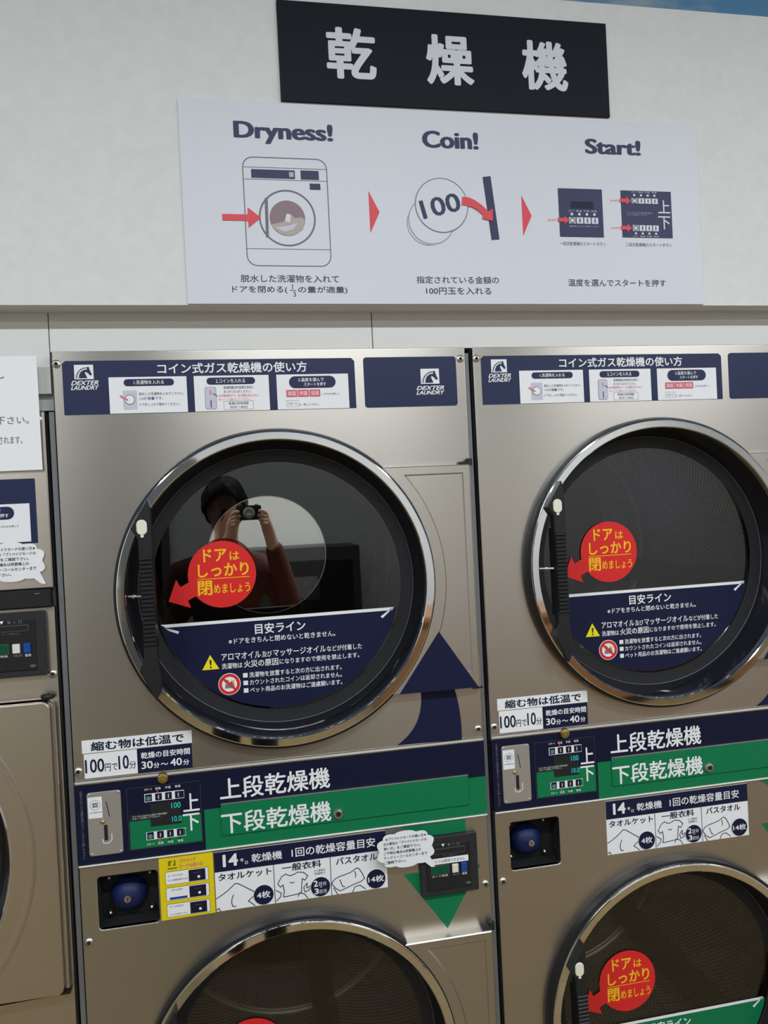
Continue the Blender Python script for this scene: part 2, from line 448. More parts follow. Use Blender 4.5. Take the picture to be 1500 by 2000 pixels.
# ------------------------------------------------------------------ printed graphics
def horse_logo(b, x0, z0, x1, z1, y, text=True):
    """white square with a dark horse head and braided mane, two lines of slanted lettering under it"""
    w, h = x1-x0, z1-z0
    P = lambda pts: [(x0+u/100*w, z0+v/100*h) for u, v in pts]
    b.rect(x0, z0, x1, z1, y, WHITE)
    # neck and head
    b.poly(P([(23, 6), (26, 30), (34, 52), (46, 66), (60, 72), (68, 78), (76, 88), (79, 78), (80, 70), (86, 50), (92, 34), (91, 28), (84, 27), (78, 30), (74, 40), (66, 46),
              (60, 50), (56, 44), (58, 34), (64, 20), (67, 6)]), y-EPS, HNAVY)
    # mane: dark arc with white arc inside
    arc = [(8+2*math.sin(t*.9), 6+t*8.0) for t in range(1)]
    for k in range(9):
        t = math.radians(180-k*11.5); c = (66, 8); r = 55
        u, v = c[0]+r*math.cos(t), c[1]+r*1.28*math.sin(t)
        b.disc(x0+u/100*w, z0+v/100*h, .045*w, y-EPS, HNAVY, 10)
    pts = [(66+48*math.cos(math.radians(180-k*9)), 8+48*1.30*math.sin(math.radians(180-k*9))) for k in range(11)]
    b.stroke(P(pts), .055*w, y-2*EPS, WHITE)
    b.poly(P([(60, 52), (56, 44), (58, 34), (61, 40), (64, 48)]), y-2*EPS, WHITE)
    b.rect(x0, z0, x1, z0+.06*h, y-2*EPS, WHITE)

def pill(b, x0, z0, x1, z1, y, m): b.rrect(x0, z0, x1, z1, (z1-z0)/2*.98, y, m)

def header_label(parent):
    b = MB(); Y = -.0012
    out = [(.0172+.006, 1.8812), (.566, 1.8812), (.566, 1.9745), (.560, 1.9808), (.0172+.006, 1.9815), (.0172, 1.9765), (.0172, 1.8812)]
    b.slab(out, Y, -.0001, HNAVY)
    y = Y-EPS
    horse_logo(b, .0383, 1.9470, .0722, 1.9740, y)
    b.text('DEXTER', .0315, 1.9362, .0805, 1.9445, y, WHITE, .03, .35); b.text('LAUNDRY', .0310, 1.9272, .0810, 1.9352, y, WHITE, .03, .35)
    b.text('コイン式ガス乾燥機の使い方', .1877, 1.9545, .4713, 1.9752, y, WHITE, .022)
    for x0, x1 in ((.0984, .2403), (.2538, .3957), (.4107, .5520)): b.rect(x0, 1.8815, x1, 1.9498, y, WHITE)
    y -= EPS; y2 = y-EPS; y3 = y2-EPS
    pill(b, .1253, 1.9325, .2170, 1.9458, y, HNAVY); b.text('1.洗濯物を入れる', .1435, 1.9355, .1985, 1.9433, y2, WHITE, .012)
    b.rrect(.1229, 1.8886, .1482, 1.9244, .002, y, LILAC); b.disc(.1350, 1.9070, .0095, y2, LINE, 28); b.disc(.1350, 1.9070, .0082, y3, WHITE, 28)
    b.stroke([(.1190, 1.9142), (.1300, 1.9070)], .0028, y3-EPS, PINK); b.poly([(.1322, 1.9055), (.1287, 1.9052), (.1303, 1.9092)], y3-EPS, PINK)
    b.text('脱水した洗濯物を入れてください。', .1520, 1.9147, .2344, 1.9203, y, INK); b.text('1/3が適量です。', .1525, 1.9062, .1960, 1.9118, y, INK)
    b.text('ドアをしっかり閉めてください。', .1525, 1.8945, .2255, 1.9000, y, INK)
    pill(b, .2775, 1.9325, .3695, 1.9460, y, HNAVY); b.text('2.コインを入れる', .2950, 1.9352, .3505, 1.9435, y2, WHITE, .012)
    b.rrect(.2733, 1.8855, .2946, 1.9284, .004, y, LINE); b.rrect(.2740, 1.8862, .2939, 1.9277, .0036, y2, LILAC)
    b.stroke([(.2840, 1.9020), (.2840, 1.8895)], .0018, y3, INK); b.stroke([(.2838, 1.9215), (.2838, 1.9140)], .0022, y3, PINK); b.stroke([(.2960, 1.9105), (.2885, 1.9155)], .0014, y3, INK)
    b.text('乾燥時間は料金表を目安に', .3091, 1.9236, .3664, 1.9293, y, INK); b.text('まとめてお入れください。', .3089, 1.9158, .3610, 1.9212, y, INK)
    b.text('100円硬貨専用です。他の硬貨は使えません。', .2986, 1.9082, .3755, 1.9135, y, PINK); b.text('ゆっくりと投入してください。', .2984, 1.9012, .3600, 1.9065, y, PINK)
    b.frame(.3078, 1.8840, .3643, 1.9003, .0005, y, LINE); b.text('乾燥の目安時間', .3175, 1.8930, .3545, 1.8984, y, INK); b.text('30分～40分', .3195, 1.8860, .3530, 1.8912, y, INK)
    pill(b, .4349, 1.9225, .5266, 1.9460, y, HNAVY); b.text('3.温度を選んで', .4530, 1.9352, .5035, 1.9428, y2, WHITE, .012); b.text('スタートを押す', .4635, 1.9262, .5075, 1.9335, y2, WHITE, .012)
    for k, s in enumerate(('高温', '中温', '低温')):
        x = .4289+k*.0226; b.rect(x, 1.9058, x+.0208, 1.9192, y, PINK); b.frame(x, 1.9058, x+.0208, 1.9192, .0009, y2, RED); b.text(s, x+.003, 1.9086, x+.0178, 1.9166, y2, WHITE, .01)
    b.text('いずれかを押して', .4990, 1.9082, .5329, 1.9122, y, INK)
    b.frame(.4284, 1.8866, .4515, 1.8990, .0004, y, LINE); b.text('スタート', .4310, 1.8895, .4485, 1.8960, y, INKGREY); b.text('を、押してください。', .4530, 1.8880, .4913, 1.8925, y, INK)
    return b.build('instruction_label', parent)

def brand_plate(parent):
    b = MB(); b.slab(rr(.5840, 1.8812, .7755, 1.9815, .006), -.0012, -.0001, HNAVY); y = -.0012-EPS
    horse_logo(b, .7002, 1.9262, .7388, 1.9569, y)
    b.text('DEXTER', .6903, 1.9140, .7484, 1.9222, y, WHITE, .03, .35); b.text('LAUNDRY', .6898, 1.9045, .7487, 1.9126, y, WHITE, .03, .35)
    return b.build('brand_plate', parent)

def price_label(parent):
    b = MB(); Y = -.0010
    b.slab([(.0167, 1.2490), (.2160, 1.2485), (.2160, 1.2728), (.0167, 1.2730)], Y, -.0001, WHITE)
    b.slab([(.0193, 1.2020), (.1143, 1.2020), (.1143, 1.2472), (.0193, 1.2472)], Y, -.0001, WHITE)
    b.slab([(.1144, 1.2012), (.2148, 1.2014), (.2148, 1.2476), (.1144, 1.2473)], Y, -.0001, NAVY)
    y = Y-EPS
    b.text('縮む物は低温で', .0327, 1.2518, .2013, 1.2694, y, NAVY, .025)
    b.text('100', .0208, 1.2118, .0548, 1.2372, y, NAVY, .016); b.text('円で', .0558, 1.2118, .0785, 1.2262, y, NAVY, .004)
    b.text('10', .0803, 1.2125, .0990, 1.2385, y, NAVY, .016); b.text('分', .0997, 1.2118, .1120, 1.2262, y, NAVY, .004)
    b.text('乾燥の目安時間', .1213, 1.2278, .2114, 1.2402, y, WHITE, .022); b.text('30', .1213, 1.2085, .1420, 1.2228, y, WHITE, .02); b.text('分', .1435, 1.2080, .1540, 1.2185, y, WHITE, .02)
    b.text('～', .1565, 1.2120, .1700, 1.2165, y, WHITE, .02); b.text('40', .1740, 1.2085, .1955, 1.2228, y, WHITE, .02); b.text('分', .1975, 1.2080, .2090, 1.2185, y, WHITE, .02)
    return b.build('price_label', parent)

def capacity_label(parent):
    b = MB(); Y = -.0010
    x0, x1, z0, z1, zh = .2455, .5815, .9187, 1.0328, .9945
    b.slab([(x0, z0), (x1, z0), (x1, z1), (x0, z1)], Y, -.0001, WHITE); y = Y-EPS; y2 = y-EPS; y3 = y2-EPS
    b.rect(x0, zh, x1, z1, y, NAVY)
    for x in (.3576, .4684): b.rect(x-.0006, z0, x+.0006, zh, y, NAVY)
    b.text('14', .2616, 1.0030, .2905, 1.0272, y2, WHITE, .04); b.text('キ', .2945, 1.0085, .3015, 1.0160, y2, WHITE, .02); b.text('ロ', .3035, 1.0035, .3090, 1.0090, y2, WHITE, .02)
    b.text('乾燥機', .3162, 1.0045, .3751, 1.0212, y2, WHITE, .015); b.text('1回の乾燥容量目安', .3935, 1.0040, .5600, 1.0225, y2, WHITE, .015)
    b.text('タオルケット', .2513, .9765, .3533, .9905, y, NAVY, .02); b.text('一般衣料', .3735, .9778, .4507, .9925, y, NAVY, .02); b.text('バスタオル', .4795, .9768, .5625, .9912, y, NAVY, .02)
    S = lambda pts, w=.0015: b.stroke(pts, w, y, NAVY)
    # folded towel blanket
    S([(.2460, .9440), (.2560, .9490), (.2690, .9570), (.2830, .9685), (.2890, .9672), (.3000, .9600), (.3180, .9480), (.3170, .9400), (.3060, .9310), (.3150, .9240), (.3185, .9205)])
    S([(.2460, .9220), (.2500, .9250), (.2530, .9195)]); S([(.2790, .9470), (.2755, .9400), (.2745, .9320), (.2765, .9250), (.2820, .9242)])
    # T-shirt
    S([(.3640, .9560), (.3720, .9690), (.3800, .9735), (.3850, .9700), (.3900, .9690), (.3960, .9705), (.4040, .9740), (.4150, .9720), (.4230, .9640), (.4170, .9560), (.4120, .9600), (.4100, .9450), (.4090, .9320), (.3900, .9300), (.3740, .9290), (.3760, .9400), (.3740, .9530), (.3690, .9490), (.3640, .9560)])
    S([(.3600, .9440), (.3700, .9370), (.3680, .9300), (.3600, .9230)]); S([(.4140, .9420), (.4210, .9500), (.4200, .9400), (.4300, .9450), (.4230, .9350), (.4160, .9330), (.4140, .9420)])
    S([(.4020, .9260), (.4060, .9330), (.4150, .9290), (.4210, .9200)]); S([(.3880, .9560), (.3920, .9540), (.3960, .9555)])
    # bath towel
    S([(.4690, .9420), (.4760, .9500), (.4830, .9530), (.4960, .9560), (.5080, .9590), (.5200, .9660), (.5250, .9640), (.5310, .9540), (.5350, .9430), (.5280, .9380), (.5120, .9340), (.4980, .9290), (.4850, .9250), (.4760, .9320), (.4690, .9420)])
    S([(.4860, .9470), (.4880, .9400), (.4910, .9330), (.4950, .9320)]); S([(.5160, .9600), (.5180, .9530), (.5170, .9480)]); S([(.5100, .9190), (.5150, .9290), (.5250, .9310), (.5360, .9220)]); S([(.4730, .9320), (.4800, .9190)])
    for cx, t in ((.3360, 0), (.4469, 1), (.5581, 2)):
        b.disc(cx, .9393, .0200, y2, WHITE, 40); b.disc(cx, .9393, .0190, y2-EPS, NAVY, 40)
    y4 = y2-2*EPS
    b.text('4枚', .3230, .9330, .3490, .9468, y4, WHITE, .02); b.text('14枚', .5420, .9330, .5740, .9462, y4, WHITE, .02)
    b.text('2', .4335, .9408, .4420, .9528, y4, WHITE, .03); b.text('日分', .4440, .9412, .4590, .9490, y4, WHITE, .01); b.text('3', .4345, .9258, .4430, .9372, y4, WHITE, .03); b.text('日分', .4448, .9262, .4590, .9340, y4, WHITE, .01)
    b.text('～', .4455, .9376, .4500, .9402, y4, WHITE, .02)
    b.text('３人家族の', .4355, .9690, .4585, .9740, y, INK); b.text('洗濯物で', .4360, .9630, .4580, .9680, y, INK)
    return b.build('capacity_label', parent)

def prepaid_label(parent):
    b = MB(); Y = -.0010
    b.slab([(.1434, .9165), (.2436, .9178), (.2436, 1.0355), (.1434, 1.0355)], Y, -.0001, YELLOW); y = Y-EPS; y2 = y-EPS; y3 = y2-EPS
    b.rrect(.1602, 1.0185, .1648, 1.0285, .0015, y, OLIVE); b.rect(.1648, 1.0250, .1672, 1.0285, y, OLIVE); b.rect(.1690, 1.0185, .1712, 1.0215, y, OLIVE); b.rect(.1712, 1.0185, .1740, 1.0290, y, OLIVE)
    b.rect(.1590, 1.0125, .1765, 1.0150, y, OLIVE)
    b.text('プリペイド', .1805, 1.0228, .2110, 1.0300, y, PINK, .06); b.text('カードの使い方', .1800, 1.0125, .2250, 1.0200, y, PINK, .06)
    b.text('プリペイド', .1805, 1.0228, .2110, 1.0300, y2, PEACH, .0); b.text('カードの使い方', .1800, 1.0125, .2250, 1.0200, y2, PEACH, .0)
    for k, z in enumerate((.9837, .9531, .9220)):
        b.rrect(.1538, z-.0008, .2342, z+.0248, .003, y, OLIVE); b.rrect(.1546, z, .2334, z+.0240, .0025, y2, WHITE)
        b.rect(.1972, z+.0012, .2282, z+.0228, y3, BTNBLK); b.disc(.2158, z+.0085, .0026, y3-EPS, WHITE, 16); b.rect(.2060, z+.0165, .2200, z+.0175, y3-EPS, GREYPAINT)
    b.text('カードを入れます', .1590, .9985, .1870, 1.0020, y3, INKGREY); b.text('カードの残高が表示されます', .1580, .9898, .1960, .9935, y3, INK)
    b.text('ボタンを押す', .1640, .9705, .1850, .9745, y3, INKGREY); b.rect(.1605, .9545, .1930, .9590, y3, BTNBLUE)
    b.text('カードが出ます', .1590, .9395, .1850, .9435, y3, INKGREY); b.text('カードをお取りください', .1600, .9245, .1930, .9280, y3, INKGREY)
    for z in (.9808, .9502): b.poly([(.1925, z+.0012), (.1960, z+.0012), (.1942, z-.0012)], y2, PEACH)
    return b.build('prepaid_card_label', parent)

def cloud_pts(cx, cz, rx, rz, tail=None, n=120, k=10):
    out = []
    for i in range(n):
        t = 2*math.pi*i/n; q = .90+.10*abs(math.sin(k*t/2.0))
        out.append((cx+rx*q*math.copysign(abs(math.cos(t))**.75, math.cos(t)), cz+rz*q*math.copysign(abs(math.sin(t))**.75, math.sin(t))))
    return out
BUBBLE_LINES = ('★プリペイドカードの使い方★', '左の黄色の「プリペイドカードの', '使い方」をご確認下さい。', 'ご不明な場合は両替機上の', 'ランドリーコールセンターまで', 'ご連絡下さい。')
def bubble_label(parent, cx, cz, s=1.0, tail=True, y0=-.0025):
    b = MB(); b.slab(cloud_pts(cx, cz, .0595*s, .0365*s), y0, y0+.0008, WHITE)
    if tail: b.slab([(cx+.024*s, cz-.020*s), (cx+.050*s, cz-.043*s), (cx+.058*s, cz-.044*s), (cx+.048*s, cz-.020*s)], y0+.0003, y0+.0010, WHITE)
    for k, t in enumerate(BUBBLE_LINES):
        wd = .088*s*min(1.0, len(t)/14.0); x = cx-.045*s; z = cz+.0205*s-k*.0092*s
        b.text(t, x+(.004*s if k == 0 else 0), z, x+wd, z+.0062*s, y0-EPS, INK, .012)
    return b.build('notice_sticker', parent)

def card_reader(parent, x0, z0, cover=True):
    """prepaid card reader; x0,z0 is its lower left corner"""
    w, h = .1197, .1180
    b = MB(); b.cslab(rr(x0, z0, x0+w, z0+h, .003), -.012, -.0001, .0015, READER)
    r = b.build('card_reader', parent)
    Y = -.012
    b = MB(); b.cslab([(x0+.012, z0+.012), (x0+w-.0165, z0+.012), (x0+w-.0165, z0+h-.014), (x0+.012, z0+h-.014)], Y-.0025, Y+.0005, .001, BLACK)
    fp = b; Y -= .0025
    b = MB(); b.slab(rr(x0+.0295, z0+.0840, x0+.0930, z0+.0958, .001), Y-.0012, Y+.0002, GREYPAINT); b.slab(rr(x0+.0308, z0+.0855, x0+.0917, z0+.0943, .0008), Y-.0016, Y+.0002, DARK)
    b.build('card_slot', r)
    b = fp; y = Y-EPS
    b.poly([(x0+.044, z0+.1045), (x0+.051, z0+.1045), (x0+.0475, z0+.0985)], y, WHITE)
    for k, t in enumerate(('挿', '入', '口')): b.text(t, x0+.057+k*.0095, z0+.0985, x0+.0625+k*.0095, z0+.1040, y, LINE, .02)
    b.text('カード挿入口', x0+.047, z0+.0785, x0+.076, z0+.0820, y, LINE)
    b.text('カード残高', x0+.022, z0+.0385, x0+.055, z0+.0425, y, WHITE); b.text('確認', x0+.065, z0+.0378, x0+.0795, z0+.0425, y, LINE); b.text('取消', x0+.0845, z0+.0370, x0+.0945, z0+.0425, y, WHITE, .01)
    b.poly([(x0+.090, z0+.0195), (x0+.0970, z0+.0228), (x0+.1040, z0+.0195), (x0+.0970, z0+.0162)], y, INKGREY)
    b.build('face_plate', r)
    b = MB(); b.slab([(x0+.0205, z0+.0440), (x0+.0575, z0+.0440), (x0+.0575, z0+.0628), (x0+.0205, z0+.0628)], Y-.0012, Y+.0002, GREYPAINT); b.rect(x0+.0220, z0+.0455, x0+.0560, z0+.0613, Y-.0012-EPS, LCD)
    b.build('display', r)
    b = MB(); b.cslab(rr(x0+.0640, z0+.0445, x0+.0768, z0+.0615, .001), Y-.004, Y, .001, BTNWHITE); lab(b.build('button', r), 'white button')
    b = MB(); b.cslab(rr(x0+.0830, z0+.0440, x0+.0950, z0+.0622, .001), Y-.004, Y, .001, BTNBLUE); lab(b.build('button', r), 'blue button')
    if cover:
        b = MB(); b.slab([(x0+.0195, z0+.0650), (x0+.0985, z0+.0650), (x0+.0985, z0+.0768), (x0+.0195, z0+.0768)], Y-.0022, Y-.0014, PAPER)
        b.text('こちらは使用できません', x0+.0230, z0+.0680, x0+.0920, z0+.0740, Y-.0022-EPS, INKGREY); b.build('paper_strip', r)
    return r

def screw(parent, x, z, y=0.0, r=.0078, m=SATIN):
    b = MB(); b.lathe([(r, y), (r, y-.0012), (r*.82, y-.0028), (r*.45, y-.0034), (r*.40, y-.0018), (.0001, y-.0016)], x, z, m, 20)
    b.disc(x, z, r*.42, y-.0020, DARK, 14)
    return b.build('screw', parent, 40)

# ------------------------------------------------------------------ dryer
RC = (.3992, 1.5340); DZ = -.949
PLATE_R, PLATE_T, PLATE_B = .7874, RC[1]+.2252, RC[1]-.2262
def door(parent, dz, label_mat, red, name):
    cx, cz = RC[0], RC[1]+dz
    b = MB(); b.lathe([(.3038, -.012), (.3038, -.0245), (.3030, -.0268), (.3014, -.0274), (.2888, -.0281), (.2872, -.0268), (.2862, -.0240), (.2856, -.014)], cx, cz, CHROME, 160)
    d = lab(b.build('door', parent, 14), name)
    b = MB(); b.lathe([(.3100, .004), (.3100, -.0170), (.3085, -.0205), (.3060, -.0215), (.3036, -.0210)], cx, cz, RIMBLACK, 160); b.build('rim_seal', d, 40)
    b = MB(); b.lathe([(.2856, -.015), (.2830, -.004), (.2745, .036), (.2722, .0415)], cx, cz, GLOSSBLACK, 160); b.build('inner_collar', d, 40)
    b = MB(); b.lathe([(.2730, .0425), (.2712, .0390), (.2695, .0392), (.2560, .0410), (.2500, .0412), (.2480, .0440)], cx, cz, RUBBER, 160); b.build('glass_gasket', d, 40)
    b = MB(); b.lathe([(.2745, .0385), (.2735, .0372), (.2722, .0380), (.2720, .0395)], cx, cz, GREYPAINT, 160); b.build('lip_highlight', d, 40)  # thin grey ring, stands in for the highlight along the gasket lip
    b = MB(); b.disc(cx, cz, .2500, .0430, GLASS, 128); b.build('glass_pane', d)
    # hinge side plate with a pressed recess
    N = 28
    def loop(xr, zt, zb, r):
        a0 = math.asin(min(1, (zb-cz)/r)); a1 = math.asin(min(1, (zt-cz)/r))
        arc = [(cx+r*math.cos(a1+(a0-a1)*i/N), cz+r*math.sin(a1+(a0-a1)*i/N)) for i in range(N+1)]
        return [(xr, zb), (xr, zt)]+arc
    o = loop(PLATE_R, PLATE_T+dz, PLATE_B+dz, .3050)
    L1 = loop(.7735, RC[1]+.2090+dz, RC[1]-.1940+dz, .3270); L2 = loop(.7712, RC[1]+.2065+dz, RC[1]-.1915+dz, .3295)
    b = MB(); n = len(o)
    vs = [(x, -.0, z) for x, z in o]+[(x, -.0205, z) for x, z in o]+[(x, -.0222, z) for x, z in inset(o, .0018)]+[(x, -.0222, z) for x, z in L1]+[(x, -.0198, z) for x, z in L2]
    fs = []
    sd = [(i, (i+1) % n, n+(i+1) % n, n+i) for i in range(n)]+[(n+i, n+(i+1) % n, 2*n+(i+1) % n, 2*n+i) for i in range(n)]
    for k in (2, 3): fs += [(k*n+i, k*n+(i+1) % n, (k+1)*n+(i+1) % n, (k+1)*n+i) for i in range(n)]
    fs.append(tuple(range(4*n, 5*n)))
    b.add(vs, fs, STEEL); b.add(vs, sd, EDGE); b.build('hinge_plate', d)
    b = MB(); b.tube((.7905, -.010, PLATE_T+dz-.002), (.7905, -.010, PLATE_T+dz+.012), .0065, BLACK); b.box(.770, .7955, -.014, 0, PLATE_T+dz+.001, PLATE_T+dz+.006, BLACK); b.build('hinge', d, 40)
    b = MB(); b.tube((.7905, -.010, PLATE_B+dz-.004), (.7905, -.010, PLATE_B+dz+.06), .0030, SATIN); b.box(.775, .7955, -.014, 0, PLATE_B+dz-.005, PLATE_B+dz-.001, BLACK); b.build('hinge', d, 40)
    # handle: two bracket plates, ribbed grip, ivory plug
    T = lambda pts: [(x, z+dz) for x, z in pts]
    b = MB()
    b.cslab(T([(.1625, 1.7165), (.1298, 1.6640), (.1420, 1.6440), (.1425, 1.6100), (.1660, 1.6100), (.1665, 1.6950)]), -.044, -.024, .002, BLACK)
    b.cslab(T([(.1420, 1.4500), (.1425, 1.4250), (.1330, 1.4005), (.1600, 1.3455), (.1690, 1.3600), (.1700, 1.3830), (.1665, 1.4200), (.1650, 1.4500)]), -.044, -.024, .002, BLACK)
    b.box(.1430, .1655, -.040, -.010, 1.44+dz, 1.62+dz, BLACK)
    h = b.build('handle', d)
    b = MB(); k = 0; z = 1.6120
    while z > 1.4530:
        f = (1.612-z)/.16
        b.cslab(T([(.1423+.0015*f, z-.0066), (.1655-.0003*f, z-.0066), (.1655-.0003*f, z), (.1423+.0015*f, z)]), -.0475, -.030, .0012, BLACK); z -= .0079
    b.build('ribbed_grip', h)
    b = MB(); b.cslab(T(rr(.1408, 1.6518, .1596, 1.6800, .0090)), -.0465, -.043, .0012, IVORY); b.slab(T([(.1475, 1.6475), (.1530, 1.6475), (.1530, 1.6535), (.1475, 1.6535)]), -.0455, -.043, IVORY)
    lab(b.build('plug', h), 'ivory plastic plug')
    b = MB(); b.tube((.1165, -.018, 1.5380+dz), (.1425, -.030, 1.5380+dz), .0030, SATIN); b.tube((.127, -.023, 1.538+dz), (.131, -.025, 1.538+dz), .0055, SATIN); b.build('latch_pin', d, 40)
    # navy / green fill line label on the lower glass
    Y = .0418; R = .2440; zl = 1.4700+dz; a0 = math.asin((zl-cz)/R)
    pts = [(cx+R*math.cos(t), cz+R*math.sin(t)) for t in [math.pi-a0+(2*a0+math.pi)*i/60 for i in range(61)]]
    b = MB(); b.poly(pts, Y, label_mat); y = Y-EPS; y2 = y-EPS; y3 = y2-EPS
    b.poly(T([(.1715, 1.4660), (.6260, 1.4672), (.6300, 1.4735), (.6230, 1.4735), (.1640, 1.4722)]), y, WHITE)
    b.poly(T([(.1640, 1.4722), (.1715, 1.4660), (.1985, 1.4570), (.1965, 1.4520), (.1800, 1.4590)]), y, WHITE)
    b.poly(T([(.6300, 1.4735), (.6180, 1.4672), (.6010, 1.4560), (.6050, 1.4520)]), y, WHITE)
    def tx(s, x0, z0, x1, z1, bold): b.text(s, x0, z0+dz, x1, z1+dz, y, WHITE, bold)
    tx('目安ライン', .3450, 1.4395, .4457, 1.4605, .022); tx('※ドアをきちんと閉めないと乾きません。', .2924, 1.4232, .5056, 1.4350, .012)
    tx('アロマオイル', .2769, 1.3922, .3540, 1.4062, .015); tx('及び', .3565, 1.3925, .3760, 1.4040, .012); tx('マッサージオイル', .3785, 1.3922, .4850, 1.4062, .015); tx('などが付着した', .4870, 1.3928, .5590, 1.4045, .012)
    tx('洗濯物は', .2767, 1.3752, .3170, 1.3865, .012); tx('火災の原因', .3200, 1.3745, .3880, 1.3890, .018); tx('になりますので使用を禁止します。', .3905, 1.3755, .5526, 1.3865, .012)
    for k, s in enumerate(('洗濯物を放置すると次の方に出されます。', 'カウントされたコインは返却されません。', 'ペット用品のお洗濯物はご遠慮願います。')):
        z = 1.3550-k*.0152; b.rect(.3172, z+dz, .3262, z+.0088+dz, y, WHITE); tx(s, .3295, z-.0010, .5150, z+.0098, .012)
    b.poly(T([(.2388, 1.3766), (.2718, 1.3766), (.2552, 1.4056)]), y, WARN); b.poly(T([(.2534, 1.3955), (.2576, 1.3955), (.2566, 1.3848), (.2544, 1.3848)]), y2, DARK); b.disc(.2555, 1.3811+dz, .0018, y2, DARK, 12)
    c = (.2900, 1.3447+dz); b.disc(*c, .0218, y, WHITE, 48); b.ring(*c, .0148, .0205, y2, RED, 48)
    # seated dog outline in the prohibition mark
    D = lambda pts: [(c[0]+u/1000, c[1]+v/1000) for u, v in pts]
    b.poly(D([(-9, -8), (-8, 0), (-5, 2), (-9, 4), (-10, 7), (-6, 10), (-2, 8), (0, 3), (4, 4), (9, 0), (10, -8)]), y2, MAUVE); b.poly(D([(2, 2), (3, 8), (6, 6), (8, 9), (10, 4), (8, 1)]), y2, PEACH)
    b.stroke(D([(-11, 11), (11, -11)]), .0040, y3, RED)
    lab(b.build('fill_line_label', d), ('navy' if label_mat is NAVY else 'green')+' fill line label')
    # round red sticker with arrow
    rx, rz, rs = red; b = MB(); R = .0662*rs; Q = lambda pts: [(rx+u*rs, rz+v*rs) for u, v in pts]
    b.disc(rx, rz, R, Y-EPS*4, RED, 64)
    b.poly(Q([(-.1049, -.0470), (-.0631, -.0626), (-.0682, -.0477), (-.0480, -.0380), (-.0560, -.0080), (-.0814, -.0201), (-.0888, -.0051)]), Y-EPS*3.5, RED); yr = Y-EPS*5
    def rt(s, x0, z0, x1, z1, bold=.025): b.text(s, rx+x0*rs, rz+z0*rs, rx+x1*rs, rz+z1*rs, yr, YEL, bold)
    rt('ドア', -.0350, .0255, .0100, .0515); rt('は', .0160, .0270, .0350, .0440, .015); rt('しっかり', -.0466, -.0045, .0520, .0220); rt('閉', -.0483, -.0400, -.0205, -.0110); rt('めましょう', -.0175, -.0380, .0530, -.0190, .015)
    b.stroke(Q([(-.0475+i*.0025, -.0078+(.0006 if i % 2 else -.0006)) for i in range(41)]), .0012*rs, yr, YEL)
    lab(b.build('door_sticker', d), 'round red sticker')
    return d

def drum(parent, dz, baffle_deg):
    cx, cz = RC[0], RC[1]+dz; Rr = .345; y0, y1 = .085, .92
    b = MB(); b.lathe([(Rr, y0), (Rr, y1)], cx, cz, DRUM, 96)
    dr = b.build('drum', parent, 60, loc=(cx, 0, cz))
    def sub(bb, name, sm=None):
        o = bb.build(name, dr, sm, loc=(cx, 0, cz)); o.location = (0, 0, 0); return o
    b = MB(); b.lathe([(.262, .045), (.262, .075), (Rr+.02, .080)], cx, cz, DRUMDARK, 96); sub(b, 'drum_opening')
    b = MB(); b.disc(cx, cz, Rr, y1, DRUMDARK, 64); sub(b, 'drum_back')
    b = MB(); b.lathe([(Rr-.0005, .678), (Rr-.006, .682), (Rr-.006, .686), (Rr-.001, .690), (Rr-.006, .694), (Rr-.006, .698), (Rr-.0005, .702)], cx, cz, DRUMRIB, 96); sub(b, 'drum_seam', 30)
    for k in range(3):
        a = math.radians(baffle_deg+120*k); c, s = math.cos(a), math.sin(a); vs = []; hw, ht = .036, .060
        for y in (y0+.02, y1):
            for rad, tn in ((Rr-.0005, -hw), (Rr-ht, -.018), (Rr-ht-.004, 0), (Rr-ht, .018), (Rr-.0005, hw)):
                vs.append((cx+rad*c-tn*s, y, cz+rad*s+tn*c))
        fs = [(i, i+1, i+6, i+5) for i in range(4)]+[(4, 3, 2, 1, 0), (5, 6, 7, 8, 9)]
        b = MB(); b.add(vs, fs, BAFFLE); sub(b, 'baffle')
    return dr

